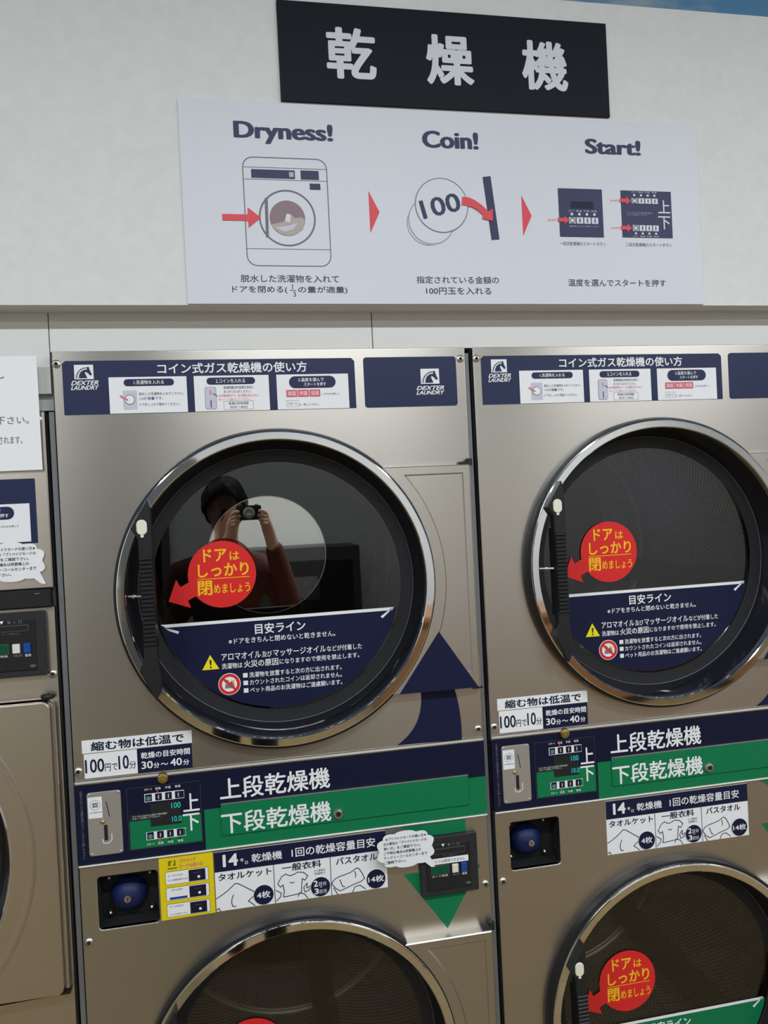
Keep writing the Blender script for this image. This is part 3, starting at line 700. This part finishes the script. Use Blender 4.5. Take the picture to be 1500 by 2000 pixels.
def make_dryer(label):
    t = thing('stacked_dryer', label, 'dryer', (0, 0, 0), 'stacked coin dryers')
    W_ = .796
    # cabinet shell
    b = MB()
    b.box(0, .006, .012, .95, .0, 2.0, GREYPAINT); b.box(W_-.006, W_, .012, .95, .0, 2.0, GREYPAINT); b.box(0, W_, .012, .95, 1.992, 2.0, GREYPAINT)
    b.box(0, W_, .94, .95, 0, 2.0, GREYPAINT); b.box(0, W_, .02, .9, 1.085, 1.095, DARK); b.box(.01, W_-.01, .03, .9, 0, .085, DARK)
    b.build('cabinet', t)
    c1 = circ(RC[0], RC[1], .2885); c2 = circ(RC[0], RC[1]+DZ, .2885)
    up_ = holed([(0, 1.1975), (W_, 1.1975), (W_, 2.0), (0, 2.0)], [c1], 0, .012, STEEL, .0022).build('front_panel', t)
    lab(up_, 'upper brushed steel front')
    b = MB(); b.cslab([(0, 1.1900), (W_, 1.1900), (W_, 1.1972), (0, 1.1972)], -.005, .01, .003, EDGE); b.build('panel_lip', up_)
    pk = rr(.0310, .9148, .1398, 1.0142, .007)
    lo_ = holed([(0, .085), (W_, .085), (W_, 1.0370), (0, 1.0370)], [c2, pk], 0, .012, STEEL, .0022).build('front_panel', t)
    lab(lo_, 'lower brushed steel front')
    b = MB(); b.cslab([(0, 1.0368), (W_, 1.0368), (W_, 1.0409), (0, 1.0409)], -.005, .01, .0019, EDGE); b.build('panel_lip', lo_)
    # control band
    b = MB(); b.box(0, W_, -.0005, .012, 1.0405, 1.1900, CNAVY); y = -.0005-EPS; y2 = y-EPS; y3 = y2-EPS
    b.rect(.2318, 1.0407, W_, 1.1178, y, GREEN)
    b.text('上段乾燥機', .2628, 1.1318, .4760, 1.1738, y2, WHITE, .018)
    b.text('お金を入れてから温度を選びスタートボタンを押して下さい', .0080, 1.0520, .0135, 1.1800, y, LINE, .0, vert=True)
    cp = b.build('control_panel', t)
    b = MB(); b.cslab(rr(.2626, 1.0632, .7590, 1.1250, .004), -.0040, -.0006, .0016, GREEN); b.text('下段乾燥機', .2630, 1.0675, .4750, 1.1085, -.0040-EPS, WHITE, .018); b.build('service_lid', cp)
    b = MB(); b.cslab([(.2640, 1.1236), (.7580, 1.1236), (.7588, 1.1262), (.2632, 1.1262)], -.0046, -.0006, .0008, SATIN); b.build('lid_highlight', cp)  # satin strip added as the highlight on the lid's top edge
    for lx, lz, m in ((.1596, 1.1888, BRASS), (.4887, 1.0802, SATIN)):
        b = MB(); b.lathe([(.0105, -.001), (.0105, -.006), (.0090, -.0085), (.0055, -.0095), (.0052, -.0085), (.0001, -.0085)], lx, lz, m, 28); b.disc(lx, lz, .0048, -.0090, DARK if m is SATIN else OLIVE, 16)
        b.build('lock', cp, 40)
    # display with buttons
    b = MB(); b.slab([(.0918, 1.0580), (.2272, 1.0580), (.2272, 1.1752), (.0918, 1.1752)], -.0016, -.0004, CNAVY); y = -.0016-EPS; y2 = y-EPS; y3 = y2-EPS; y4 = y3-EPS
    b.frame(.0918, 1.0580, .2272, 1.1752, .0006, y, GREYPAINT); b.rect(.0945, 1.0595, .2255, 1.1135, y, GREEN)
    b.rect(.0950, 1.1125, .1340, 1.1250, y2, DARK); b.rect(.1330, 1.0983, .1890, 1.1425, y2, DARK)
    b.text('コインを入れたら上段か下段を選び', .1000, 1.1190, .1640, 1.1225, y3, WHITE); b.text('スタートを押してください。', .1000, 1.1150, .1510, 1.1183, y3, WHITE)
    for z0, z1, top in ((1.1456, 1.1613, True), (1.0735, 1.0887, False)):
        b.rect(.1238, z0, .1965, z1, y2, WHITE)
        for k in range(4):
            x = .1252+k*.0182; b.rect(x, z0+.0012, x+.0122, z1-.0004 if not top else z1-.0012, y3, BTNBLK)
            if k == 0: b.disc(x+.0061, (z0+z1)/2-.001, .0044, y4, BTNLED, 16)
            else: b.rect(x+.0052, z0+.004, x+.0070, z1-.004, y4, LILAC)
            if k == 3: b.rect(x+.0122, z0+.0012, x+.0162, z1-.0012, y3, CNAVY if top else GREEN); 
        for k, s in enumerate(('スタート', '低温', '中温', '高温')):
            x = .1258+k*.0182-(.002 if k == 0 else 0); zz = 1.1672 if top else 1.0632
            b.text(s, x, zz, x+(.0145 if k == 0 else .0102), zz+.0046, y2, WHITE, .01)
            zl = 1.1645 if top else 1.0702
            if k: b.disc(x+.004, zl, .0016, y2, LEDRED if k == 1 else BTNBLK, 12)
    for s, x0, z0, x1, z1 in (('100', .1720, 1.1285, .1890, 1.1390), ('10.0', .1722, 1.1030, .1892, 1.1132)): b.text(s, x0, z0, x1, z1, y3, CYAN, .0)
    b.text('上', .1935, 1.1185, .2240, 1.1530, y2, WHITE, .015); b.text('下', .1920, 1.0815, .2230, 1.1145, y2, WHITE, .015)
    b.build('display_panel', cp)
    # coin plate
    b = MB(); b.cslab(rr(.0205, 1.0560, .0812, 1.1748, .005), -.0028, -.0004, .0008, PLATEM); y = -.0028-EPS; y2 = y-EPS; y3 = y2-EPS
    b.rect(.0225, 1.1270, .0475, 1.1668, y, WHITE); b.ring(.0352, 1.1515, .0086, .0092, y2, LINE, 32); b.rect(.0305, 1.1475, .0400, 1.1555, y2, INKGREY); b.text('100', .0318, 1.1490, .0387, 1.1540, y3, WHITE); b.text('100円硬貨専用', .0245, 1.1365, .0458, 1.1388, y2, INK)
    b.poly([(.0542, 1.1560), (.0556, 1.1562), (.0604, 1.1272), (.0590, 1.1270)], y, DARK)
    b.poly(rr(.0490, 1.0835, .0552, 1.1125, .001), y2, DARK)
    b.stroke([(.0460, 1.0860), (.0462, 1.0800), (.0500, 1.0778), (.0560, 1.0780), (.0620, 1.0830), (.0622, 1.0950)], .0014, y, WHITE)
    for sx, sz in ((.0250, 1.1715), (.0770, 1.1715), (.0255, 1.0600), (.0765, 1.0600)): b.dome((sx, -.0028, sz), .0022, .0014, .0022, EDGE, 12, 4)
    b.dome((.0470, -.0028, 1.1190), .0045, .004, .0045, BRASS, 16, 5)
    b.build('coin_plate', cp)
    # coin vault behind the square opening
    b = MB(); x0, x1, z0, z1 = .0300, .1410, .9140, 1.0150
    b.add([(x0, .012, z0), (x1, .012, z0), (x1, .012, z1), (x0, .012, z1), (x0, .050, z0), (x1, .050, z0), (x1, .050, z1), (x0, .050, z1)], [(0, 1, 5, 4), (1, 2, 6, 5), (2, 3, 7, 6), (3, 0, 4, 7), (4, 5, 6, 7)], DARK)
    v = b.build('coin_vault', t)
    b = MB(); b.dome((.0800, .050, .9570), .035, .034, .033, VAULTBLUE); lab(b.build('vault_door', v, 60), 'blue domed vault door')
    b = MB(); b.lathe([(.0065, .022), (.0065, .0115), (.0048, .0110), (.0001, .0110)], .0815, .9600, SATIN, 20); b.rect(.0808, .9565, .0822, .9635, .0106, DARK); b.build('key_cylinder', v, 40)
    for bx, bz in ((.0440, .9245), (.1211, .9250), (.0440, .9930), (.1208, .9938)):
        b = MB(); b.dome((bx, .046, bz), .0062, .010, .0062, SATIN, 14, 5); b.build('bolt', v, 60)
    # arrows printed beside the doors
    def arc(p0, p1, bow, n=14):
        (x0, z0), (x1, z1) = p0, p1; out = []
        for i in range(n+1):
            s = i/n; out.append((x0+(x1-x0)*s+bow[0]*4*s*(1-s), z0+(z1-z0)*s+bow[1]*4*s*(1-s)))
        return out
    b = MB(); st = arc((.6141, 1.2005), (.6689, 1.3060), (.016, -.010))+[(.7330, 1.3060)]+arc((.7400, 1.3020), (.7497, 1.1980), (.004, 0))
    b.poly(st, -.0006, NAVY); b.poly([(.7069, 1.4267), (.6203, 1.3080), (.7844, 1.3076)], -.0222-.0002, NAVY); lab(b.build('arrow_decal', t), 'navy upward arrow')
    b = MB(); st = arc((.6141, 1.0345), (.6689, .9380), (.016, .010))+[(.7420, .9380)]+arc((.7435, .9440), (.7490, 1.0345), (.001, 0))
    b.poly(st, -.0006, GREEN); b.poly([(.6149, .9386), (.7760, .9375), (.7005, .8169)], -.0006, GREEN); lab(b.build('arrow_decal', t), 'green downward arrow')
    header_label(t); brand_plate(t); price_label(t); capacity_label(t)
    for sx, sz in ((.0075, 1.9765), (.7855, 1.9765), (.0080, 1.2162), (.7855, 1.2160), (.0110, .8953), (.7850, .8953)): screw(t, sx, sz)
    return t

d1 = make_dryer('left steel stacked dryer with yellow label and black card reader')
ud = door(d1, 0, NAVY, (.2868, 1.5640, 1.0), 'upper round door')
ldr = door(d1, DZ, GREEN, (.2990, .6080, 1.0), 'lower round door')
drum(d1, 0, 20); drum(d1, DZ, -75)
d2 = copy_tree(d1); d2.location = (.812, 0, 0)
tag(d2, 'right steel stacked dryer with no card reader or yellow label', 'dryer', 'stacked coin dryers')
# the red stickers of the right dryer sit a little differently; its drums stopped at other angles
for ch in kids(d2):
    if ch.name.startswith('door'):
        up_door = ch.get('label', '').startswith('upper')
        for g in kids(ch):
            if g.name.startswith('door_sticker'): g.location = (.0150, 0, -.0050) if up_door else (-.0010, 0, .0080)
    if ch.name.startswith('drum'):
        ch.rotation_euler = (0, math.radians(35 if ch.location.z > 1 else -32), 0)
prepaid_label(d1)
card_reader(d1, .6482, .8925)
bubble_label(d1, .6185, .9990, y0=-.0190)
# flat inner window behind the outer pane of the left dryer's upper door
b = MB(); b.disc(.3790, 1.5930, .1225, .120, INNER, 96, .1240); b.ring(.3790, 1.5930, .1225, .1240, .119, SATIN, 96)
lab(b.build('inner_window', ud), 'small inner glass disc')

# ------------------------------------------------------------------ machine at the left edge
def washer():
    t = thing('washing_machine', 'steel coin washer cut off by the left edge with paper notice above', 'washing machine', (0, 0, 0))
    X0, X1 = -.800, -.0185
    b = MB(); b.box(X0, X1, .012, .9, 0, 1.889, GREYPAINT); b.build('cabinet', t)
    b = MB(); b.cslab([(X0, 1.5620), (X1, 1.5620), (X1, 1.889), (X0, 1.889)], 0, .012, .002, STEEL2); lab(b.build('front_panel', t), 'upper steel panel')
    lw = holed([(X0, .06), (X1, .06), (X1, 1.5280), (X0, 1.5280)], [circ(-.415, 1.085, .29)], 0, .012, STEEL2, .002); lab(lw.build('front_panel', t), 'lower steel panel')
    b = MB(); b.cslab([(X0, 1.5285), (X1-.003, 1.5285), (X1-.004, 1.5605), (X0, 1.5605)], -.012, .012, .002, BLACK); b.rect(-.048, 1.5535, -.040, 1.5552, -.0125, LINE); b.build('soap_tray_band', t)
    # door
    cx, cz = -.415, 1.085
    o = rr(-.790, .8190, -.0300, 1.3580, .014)
    d = holed(o, [circ(cx, cz, .3080)], -.026, .024, STEEL2, .003).build('door', t)
    b = MB(); b.lathe([(.350, -.0262), (.343, -.0285), (.330, -.0240), (.3160, -.0230), (.3080, -.0260)], cx, cz, STEEL2, 120); b.build('pressed_ring', d, 40)
    b = MB(); b.lathe([(.3085, -.0255), (.3060, -.0275), (.3040, -.0255), (.3030, -.010)], cx, cz, CHROME, 120); b.build('trim_ring', d, 40)
    b = MB(); b.lathe([(.3032, -.016), (.2900, -.004), (.2800, .012)], cx, cz, GLOSSBLACK, 120); b.lathe([(.2845, -.001), (.2830, -.004), (.2812, -.001)], cx, cz, CHROME, 120); b.build('door_collar', d, 40)
    b = MB(); b.disc(cx, cz, .282, .010, GLASS, 96); b.build('glass_pane', d)
    b = MB(); b.lathe([(.30, .02), (.29, .5), (.0001, .5)], cx, cz, DRUMDARK, 64); b.build('drum', t, 40)
    b = MB(); b.tube((-.0265, -.012, .826), (-.0265, -.012, 1.350), .0042, SATIN); b.dome((-.036, -.006, 1.3640), .013, .012, .007, BLACK, 16, 5); b.box(-.048, -.022, -.016, 0, .8150, .8195, BLACK); b.build('hinge', d, 40)
    # labels and reader
    b = MB(); b.slab([(X0+.03, 1.6468), (-.0408, 1.6468), (-.0408, 1.7660), (X0+.03, 1.7660)], -.0012, -.0001, HNAVY); y = -.0012-EPS; y2 = y-EPS
    b.rect(-.195, 1.6500, -.0518, 1.7205, y, WHITE); b.rect(-.345, 1.6500, -.205, 1.7205, y, WHITE); pill(b, -.1700, 1.6925, -.0786, 1.7160, y2, HNAVY)
    b.text('3.温度を選んで', -.152, 1.7055, -.1010, 1.7130, y2-EPS, WHITE, .012); b.text('スタートを押す', -.141, 1.6960, -.0880, 1.7035, y2-EPS, WHITE, .012)
    b.text('いずれかを押して', -.1065, 1.6775, -.0717, 1.6815, y2, INK)
    b.text('コイン式洗濯乾燥機の使い方', -.40, 1.7265, -.12, 1.7470, y, WHITE, .02)
    b.build('instruction_label', t)
    bubble_label(t, -.0880, 1.6140, 1.0, True, -.0030)
    card_reader(t, -.1535, 1.4038, False)
    screw(t, -.0272, 1.4025); screw(t, -.030, 1.875)
    return t
washer()

# paper notice hanging over the washer's top edge
t = thing('paper_notice', 'white paper notice hanging over the washer at the left edge', 'notice', (-.2245, -.0060, 1.99))
b = MB(); b.slab([(-.200, -.2095), (.200, -.2090), (.1995, .0008), (-.200, 0)], -.0006, .0006, PAPER); s = b.build('paper_sheet', t)
yy = -.0006-EPS
def note(*a):
    b = MB(); b.text(*a); b.build('printed_line', t)
note('～ お客様へのお願い ～', -.18, -.046, .143, -.030, yy, INKGREY, .005)
note('洗濯物はなるべく早くお取り出しになって下さい。', -.195, -.124, .1810, -.1090, yy, INKGREY); note('次のお客様のご迷惑になる場合がございます。使用中は赤いランプが点灯されます。', -.260+.07, -.160, .1680, -.1450, yy, INKGREY)

# ------------------------------------------------------------------ sign boards on the bulkhead
t = thing('title_sign', 'black sign board with three large white kanji above the instructions', 'sign', (.783, -.0335, 2.4655))
b = MB(); b.slab([(-.3385, 0), (.3380, 0), (.3380, .1925), (-.3385, .1918)], -.005, 0, SIGNBLACK); b.build('sign_board', t)
y = -.005-EPS
for s, x0, x1, z0, z1 in (('乾', .5356, .6330, 2.5130, 2.6125), ('燥', .7337, .8315, 2.5125, 2.6115), ('機', .9330, 1.0320, 2.5125, 2.6130)):
    b = MB(); b.text(s, x0-.783, z0-2.4655, x1-.783, z1-2.4655, y, SIGNWHITE, .032, res=5); b.build('kanji_character', t)

def panel():
    ox, oz = .785, 2.0785
    t = thing('instruction_board', 'wide white wall board with dryer, coin and button pictograms', 'sign', (ox, -.0335, oz))
    bb = MB(); bb.slab([(.2525-ox, 0), (1.3182-ox, 0), (1.3182-ox, .3790), (.2525-ox, .3840)], -.003, 0, SIGNWHITE); bb.build('sign_board', t)
    Y = -.003-EPS; L = .0016
    class B2(MB):
        def build(s, name, parent): s.v = [(x-ox, y, z-oz) for x, y, z in s.v]; return MB.build(s, name, parent)
    for s, x0, z0, x1, z1 in (('Dryness!', .3522, 2.3822, .5410, 2.4240), ('Coin!', .7180, 2.3875, .8340, 2.4215), ('Start!', 1.0630, 2.3885, 1.1880, 2.4195)):
        b = B2(); b.text(s, x0, z0, x1, z1, Y, INK, .048, res=5); b.build('heading', t)
    b = B2(); b.text('脱水した洗濯物を入れて', .3519, 2.1192, .5385, 2.1335, Y, INK, .008); b.text('ドアを閉める(', .3349, 2.0975, .4385, 2.1120, Y, INK, .008); b.text('の量が適量)', .4590, 2.0975, .5540, 2.1120, Y, INK, .008)
    b.text('1', .4478, 2.1060, .4492, 2.1160, Y, INK); b.stroke([(.4435, 2.1040), (.4545, 2.1040)], .0011, Y, INK); b.text('3', .4490, 2.0920, .4545, 2.1015, Y, INK); b.build('caption', t)
    b = B2(); b.text('指定されている金額の', .6930, 2.1190, .8632, 2.1335, Y, INK, .008); b.text('100円玉を入れる', .7113, 2.0972, .8460, 2.1115, Y, INK, .008); b.build('caption', t)
    for s, x0, z0, x1, z1, m, bo in (('温度を選んでスタートを押す', 1.0123, 2.1150, 1.2316, 2.1300, INK, .008), ('一段式乾燥機のスタートボタン', .9980, 2.1985, 1.0996, 2.2065, INKGREY, 0), ('二段式乾燥機のスタートボタン', 1.1440, 2.1985, 1.2495, 2.2065, INKGREY, 0)):
        b = B2(); b.text(s, x0, z0, x1, z1, Y, m, bo); b.build('caption', t)
    # dryer pictogram
    b = B2()
    o = rr(.3650, 2.1498, .5262, 2.3572, .020); o2 = rr(.3668, 2.1516, .5244, 2.3554, .0185)
    n = len(o); b.add([(x, Y, z) for x, z in o]+[(x, Y, z) for x, z in o2], [(i, (i+1) % n, (i+1) % n+n, i+n) for i in range(n)], LINE)
    for z in (2.3373, 2.3145, 2.1828): b.rect(.3665, z-L*.35, .5250, z+L*.35, Y, LINE)
    b.rect(.3813, 2.3170, .4637, 2.3335, Y, INK); b.rect(.4747, 2.3165, .5096, 2.3340, Y, INK); b.rect(.4911, 2.2975, .5116, 2.3095, Y, INK)
    for k in range(3): b.rect(.4530+k*.0030, 2.3205, .4550+k*.0030, 2.3300, Y-EPS, SIGNWHITE)
    b.ring(.4455, 2.2420, .0508, .0540, Y, LINE, 64)
    b.disc(.4455, 2.2418, .0338, Y, MAUVE, 48)
    b.poly([(.4140, 2.2290), (.4300, 2.2330), (.4400, 2.2360), (.4440, 2.2500), (.4520, 2.2490), (.4600, 2.2420), (.4720, 2.2440), (.4790, 2.2390), (.4740, 2.2210), (.4600, 2.2110), (.4455, 2.2082), (.4300, 2.2120), (.4190, 2.2210)], Y-EPS, TAN)
    b.poly([(.4400, 2.2360), (.4440, 2.2500), (.4520, 2.2490), (.4500, 2.2330)], Y-2*EPS, SIGNWHITE); b.poly([(.4200, 2.2230), (.4450, 2.2270), (.4650, 2.2330), (.4550, 2.2200), (.4400, 2.2150)], Y-2*EPS, LILAC)
    b.stroke([(.4070, 2.2770), (.4058, 2.2070)], .0055, Y-EPS, LINE)
    b.poly([(.3236, 2.2350), (.3712, 2.2352), (.3713, 2.2219), (.3950, 2.2415), (.3715, 2.2606), (.3710, 2.2472), (.3236, 2.2470)], Y-2*EPS, SRED)
    b.build('dryer_pictogram', t)
    for x in (.6050, .9194):
        b = B2(); b.poly([(x, 2.2990), (x+.0203, 2.2575), (x, 2.2158)], Y, SRED); b.build('arrowhead', t)
    # coins dropping into a slot
    b = B2()
    b.ring(.7220, 2.2370, .0420, .0430, Y, LINE, 64); b.disc(.7285, 2.2420, .0470, Y-EPS, SIGNWHITE, 64)
    b.ring(.7290, 2.2430, .0455, .0465, Y-EPS*2, LINE, 64); b.disc(.7513, 2.2736, .0545, Y-EPS*3, SIGNWHITE, 64); b.ring(.7513, 2.2736, .0528, .0542, Y-EPS*4, LINE, 64)
    b.text('100', .7075, 2.2540, .7900, 2.2915, Y-EPS*4, INK, .02, rot=math.radians(14))
    b.poly([(.8392, 2.3330), (.8560, 2.3354), (.8688, 2.2082), (.8518, 2.2067)], Y, INK)
    arc = [(.7942, 2.2916), (.8080, 2.2905), (.8210, 2.2850), (.8330, 2.2770), (.8473, 2.2640)]; arc2 = [(.8360, 2.2560), (.8250, 2.2655), (.8130, 2.2720), (.7921, 2.2746)]
    b.poly(arc+[(.8570, 2.2690), (.8557, 2.2443), (.8340, 2.2490)]+arc2, Y-EPS*5, SRED)
    b.build('coin_pictogram', t)
    # button panels
    def btns(b, x0, z0, x1, z1):
        w = (x1-x0)/4
        for k in range(4):
            x = x0+k*w; b.rect(x, z0, x+w*.86, z1, Y-EPS, SIGNWHITE)
            if k == 0: b.ring(x+w*.43, (z0+z1)/2, w*.26, w*.36, Y-EPS*2, INK, 20)
            else: b.rect(x+w*.36, z0+.002, x+w*.50, z1-.002, Y-EPS*2, INK)
    def redarrow(b, x, z): b.poly([(x, z-.004), (x+.014, z-.004), (x+.014, z-.0085), (x+.0245, z), (x+.014, z+.0085), (x+.014, z+.004), (x, z+.004)], Y-EPS*3, SRED)
    b = B2(); b.rect(.9990, 2.2160, 1.0960, 2.3155, Y, INK); b.rect(1.0257, 2.2751, 1.0751, 2.2892, Y-EPS, CNAVY); btns(b, 1.0203, 2.2438, 1.0870, 2.2564)
    for k, s in enumerate(('スタート', '高温', '中温', '低温')):
        x = 1.0210+k*.0166; b.text(s, x-.001, 2.2680, x+.0115, 2.2712, Y-EPS, SIGNWHITE); b.rect(x+.0035, 2.2605, x+.0085, 2.2655, Y-EPS, SIGNWHITE)
    b.text('温度を選んでスタートを押してください', 1.0203, 2.2368, 1.0860, 2.2398, Y-EPS, LILAC); redarrow(b, .9960, 2.2505); b.text('push', .9745, 2.2465, .9925, 2.2535, Y, PINK)
    b.build('button_pictogram', t)
    b = B2(); b.rect(1.1375, 2.2170, 1.2525, 2.3150, Y, INK); btns(b, 1.1619, 2.2885, 1.2233, 2.2993); btns(b, 1.1619, 2.2311, 1.2228, 2.2432)
    for k, s in enumerate(('スタート', '高温', '中温', '低温')):
        x = 1.1630+k*.0153
        for z0, z1 in ((2.3105, 2.3035), (2.2185, 2.2238)): b.text(s, x-.001, z0, x+.0105, z0+.003, Y-EPS, SIGNWHITE); b.rect(x+.003, z1, x+.0075, z1+.0042, Y-EPS, SIGNWHITE)
    b.text('コインを入れたら上段下段を選んで', 1.1500, 2.2672, 1.2080, 2.2702, Y-EPS, LILAC); b.text('スタートを押してください', 1.1500, 2.2630, 1.1940, 2.2658, Y-EPS, LILAC)
    b.text('上', 1.2212, 2.2691, 1.2492, 2.2965, Y-EPS, SIGNWHITE, .01); b.text('下', 1.2205, 2.2355, 1.2482, 2.2630, Y-EPS, SIGNWHITE, .01)
    for z in (2.2936, 2.2368): redarrow(b, 1.1348, z); b.text('push', 1.1140, z-.0035, 1.1320, z+.0030, Y, PINK)
    b.build('button_pictogram', t)
panel()

# ------------------------------------------------------------------ the photographer, mirrored in the door glass
def skinned(name, verts, edges, radii, material, parent, sub=2, root=0):
    me = bpy.data.meshes.new(name); me.from_pydata(verts, edges, []); me.update()
    o = bpy.data.objects.new(name, me); COL.objects.link(o)
    sk = o.modifiers.new('skin', 'SKIN'); sk.use_smooth_shade = True
    if not me.skin_vertices: bpy.context.view_layer.update()
    for i, r in enumerate(radii):
        rr_ = (r, r) if not isinstance(r, tuple) else r
        me.skin_vertices[0].data[i].radius = rr_; me.skin_vertices[0].data[i].use_root = (i == root)
    sb = o.modifiers.new('sub', 'SUBSURF'); sb.levels = sub; sb.render_levels = sub
    bpy.context.view_layer.update()
    nm = bpy.data.meshes.new_from_object(o.evaluated_get(bpy.context.evaluated_depsgraph_get()))
    nm.name = name; nm.materials.clear(); nm.materials.append(material); bpy.data.objects.remove(o)
    ob = bpy.data.objects.new(name, nm); COL.objects.link(ob); ob.parent = parent
    return ob

def person():
    bx, by = .235, -1.665
    t = thing('person', 'person in dark maroon jacket holding a camera, mirrored in upper left door glass', 'person', (bx, by, 0))
    V = []; E = []; R = []
    def v(x, y, z, r, p=None):
        V.append((x-bx, y-by, z)); R.append(r)
        if p is not None: E.append((p, len(V)-1))
        return len(V)-1
    pel = v(bx, by, .96, (.125, .095)); wa = v(bx, by-.005, 1.12, (.115, .085), pel); ch = v(bx, by, 1.32, (.145, .10), wa); ut = v(bx, by, 1.44, (.10, .075), ch)
    nk = v(bx+.004, by+.012, 1.545, .052, ut); jw = v(bx+.010, by+.045, 1.635, (.052, .060), nk); hd = v(bx+.012, by+.040, 1.715, (.072, .088), jw); v(bx+.010, by+.030, 1.790, (.062, .075), hd)
    ns = v(bx+.012, by+.125, 1.695, .011, hd)
    for s in (-1, 1):
        v(bx+.012+s*.078, by+.030, 1.70, .012, hd)
        hp = v(bx+s*.09, by, .90, (.085, .085), pel); kn = v(bx+s*.10, by+.02, .50, .058, hp); an = v(bx+s*.105, by-.01, .10, .040, kn); v(bx+s*.115, by+.13, .035, (.040, .028), an)
    # arms: both hands meet at the compact camera in front of the right eye
    cxm, cym, czm = CAM_POS[0], CAM_POS[1]-.030, CAM_POS[2]
    for s in (-1, 1):
        sh = v(bx+s*.175, by+.005, 1.435, .058, ut); el = v(bx+s*.255+.02, by+.075, 1.225, .043, sh)
        wr = v(cxm+s*.085, cym-.050, czm-.105, .027, el); pm = v(cxm+s*.068, cym-.025, czm-.045, (.030, .018), wr)
        for k, (dz, ln) in enumerate(((.022, .040), (.004, .046), (-.014, .043), (-.030, .034))):
            a = v(cxm+s*.071, cym-.002, czm-.022+dz*.8, .0095, pm); c = v(cxm+s*(.070-ln*.30), cym+.021, czm-.018+dz, .0085, a); v(cxm+s*(.066-ln*.70), cym+.021, czm-.016+dz, .0075, c)
        a = v(cxm+s*.052, cym-.030, czm-.028, .0105, pm); v(cxm+s*.030, cym-.026, czm-.012, .009, a)
    skinned('body', V, E, R, SKIN, t)
    # jacket
    V, E, R = [], [], []
    pel = v(bx, by, .92, (.150, .120)); wa = v(bx, by-.005, 1.12, (.140, .110), pel); ch = v(bx, by, 1.32, (.172, .125), wa); ut = v(bx, by, 1.44, (.125, .095), ch); v(bx+.003, by+.008, 1.525, .070, ut)
    for s in (-1, 1):
        sh = v(bx+s*.178, by+.005, 1.432, .076, ut); el = v(bx+s*.262+.02, by+.073, 1.222, .062, sh); v(cxm+s*.092, cym-.062, czm-.125, .040, el)
    skinned('jacket', V, E, R, JACKET, t)
    V, E, R = [], [], []
    pel = v(bx, by, .95, (.140, .108))
    for s in (-1, 1):
        hp = v(bx+s*.092, by, .86, (.098, .098), pel); kn = v(bx+s*.10, by+.018, .50, .074, hp); v(bx+s*.105, by-.008, .09, .062, kn)
    skinned('trousers', V, E, R, TROUSER, t)
    for s in (-1, 1):
        V, E, R = [], [], []
        a = v(bx+s*.105, by-.03, .045, (.045, .042)); c = v(bx+s*.112, by+.08, .042, (.048, .038), a); v(bx+s*.116, by+.19, .034, (.042, .030), c)
        skinned('shoe', V, E, R, TROUSER, t, 2)
    # hair: a shaped cap with a fringe
    b = MB(); n, k = 32, 12; vs = []; fs = []
    for j in range(k+1):
        for i in range(n):
            az = 2*math.pi*i/n; low = .62+.22*max(0, -math.sin(az))-.25*max(0, math.sin(az))*1.0
            p = j/k*math.pi*low; q = 1+.05*math.sin(7*az+4*p)*math.sin(p)+.035*math.sin(17*az-6*p)*math.sin(p)
            vs.append((.012+.094*q*math.sin(p)*math.cos(az), .030+.112*q*math.sin(p)*math.sin(az), 1.722+.122*q*math.cos(p)))
    for j in range(k):
        for i in range(n): fs.append((j*n+i, (j+1)*n+i, (j+1)*n+(i+1) % n, j*n+(i+1) % n))
    b.add(vs, fs, HAIR); b.build('hair', t, 60)
    for s in (-1, 1):
        b = MB(); b.lathe([(.0001, .122), (.0045, .1215), (.0075, .118), (.009, .110)], .012+s*.031, 1.728, WHITE, 20); b.disc(.012+s*.031, 1.728, .0046, .1232, HAIR, 16)
        o = b.build('eye', t, 60); o.data.flip_normals()
        for q in o.data.vertices: pass
    b = MB(); b.dome((.012, .098, 1.650), .022, .006, .006, mat('lips', (.35, .12, .10), .5), 20, 5); o = b.build('mouth', t, 60)
    for q in o.data.vertices: q.co.y = 2*.098-q.co.y+.004
    # camera in the hands
    c = thing('compact_camera', 'small black compact camera held up by the mirrored person', 'camera', (cxm, cym, czm-.031))
    b = MB(); b.slab(rr(-.052, 0, .052, .062, .008), -.014, .012, BLACK); b.build('camera_body', c)
    b = MB(); b.lathe([(.024, .010), (.024, .018), (.021, .0185), (.021, .024), (.016, .0245), (.013, .020), (.0001, .019)], 0, .031, SILVER, 40); o = b.build('lens', c, 40)
    b = MB(); b.tube((.033, 0, .062), (.033, 0, .067), .007, SILVER); b.build('shutter_button', c, 40)
    b = MB(); b.box(-.038, .030, -.0152, -.0138, .008, .054, GLOSSBLACK); b.build('screen', c)
person()
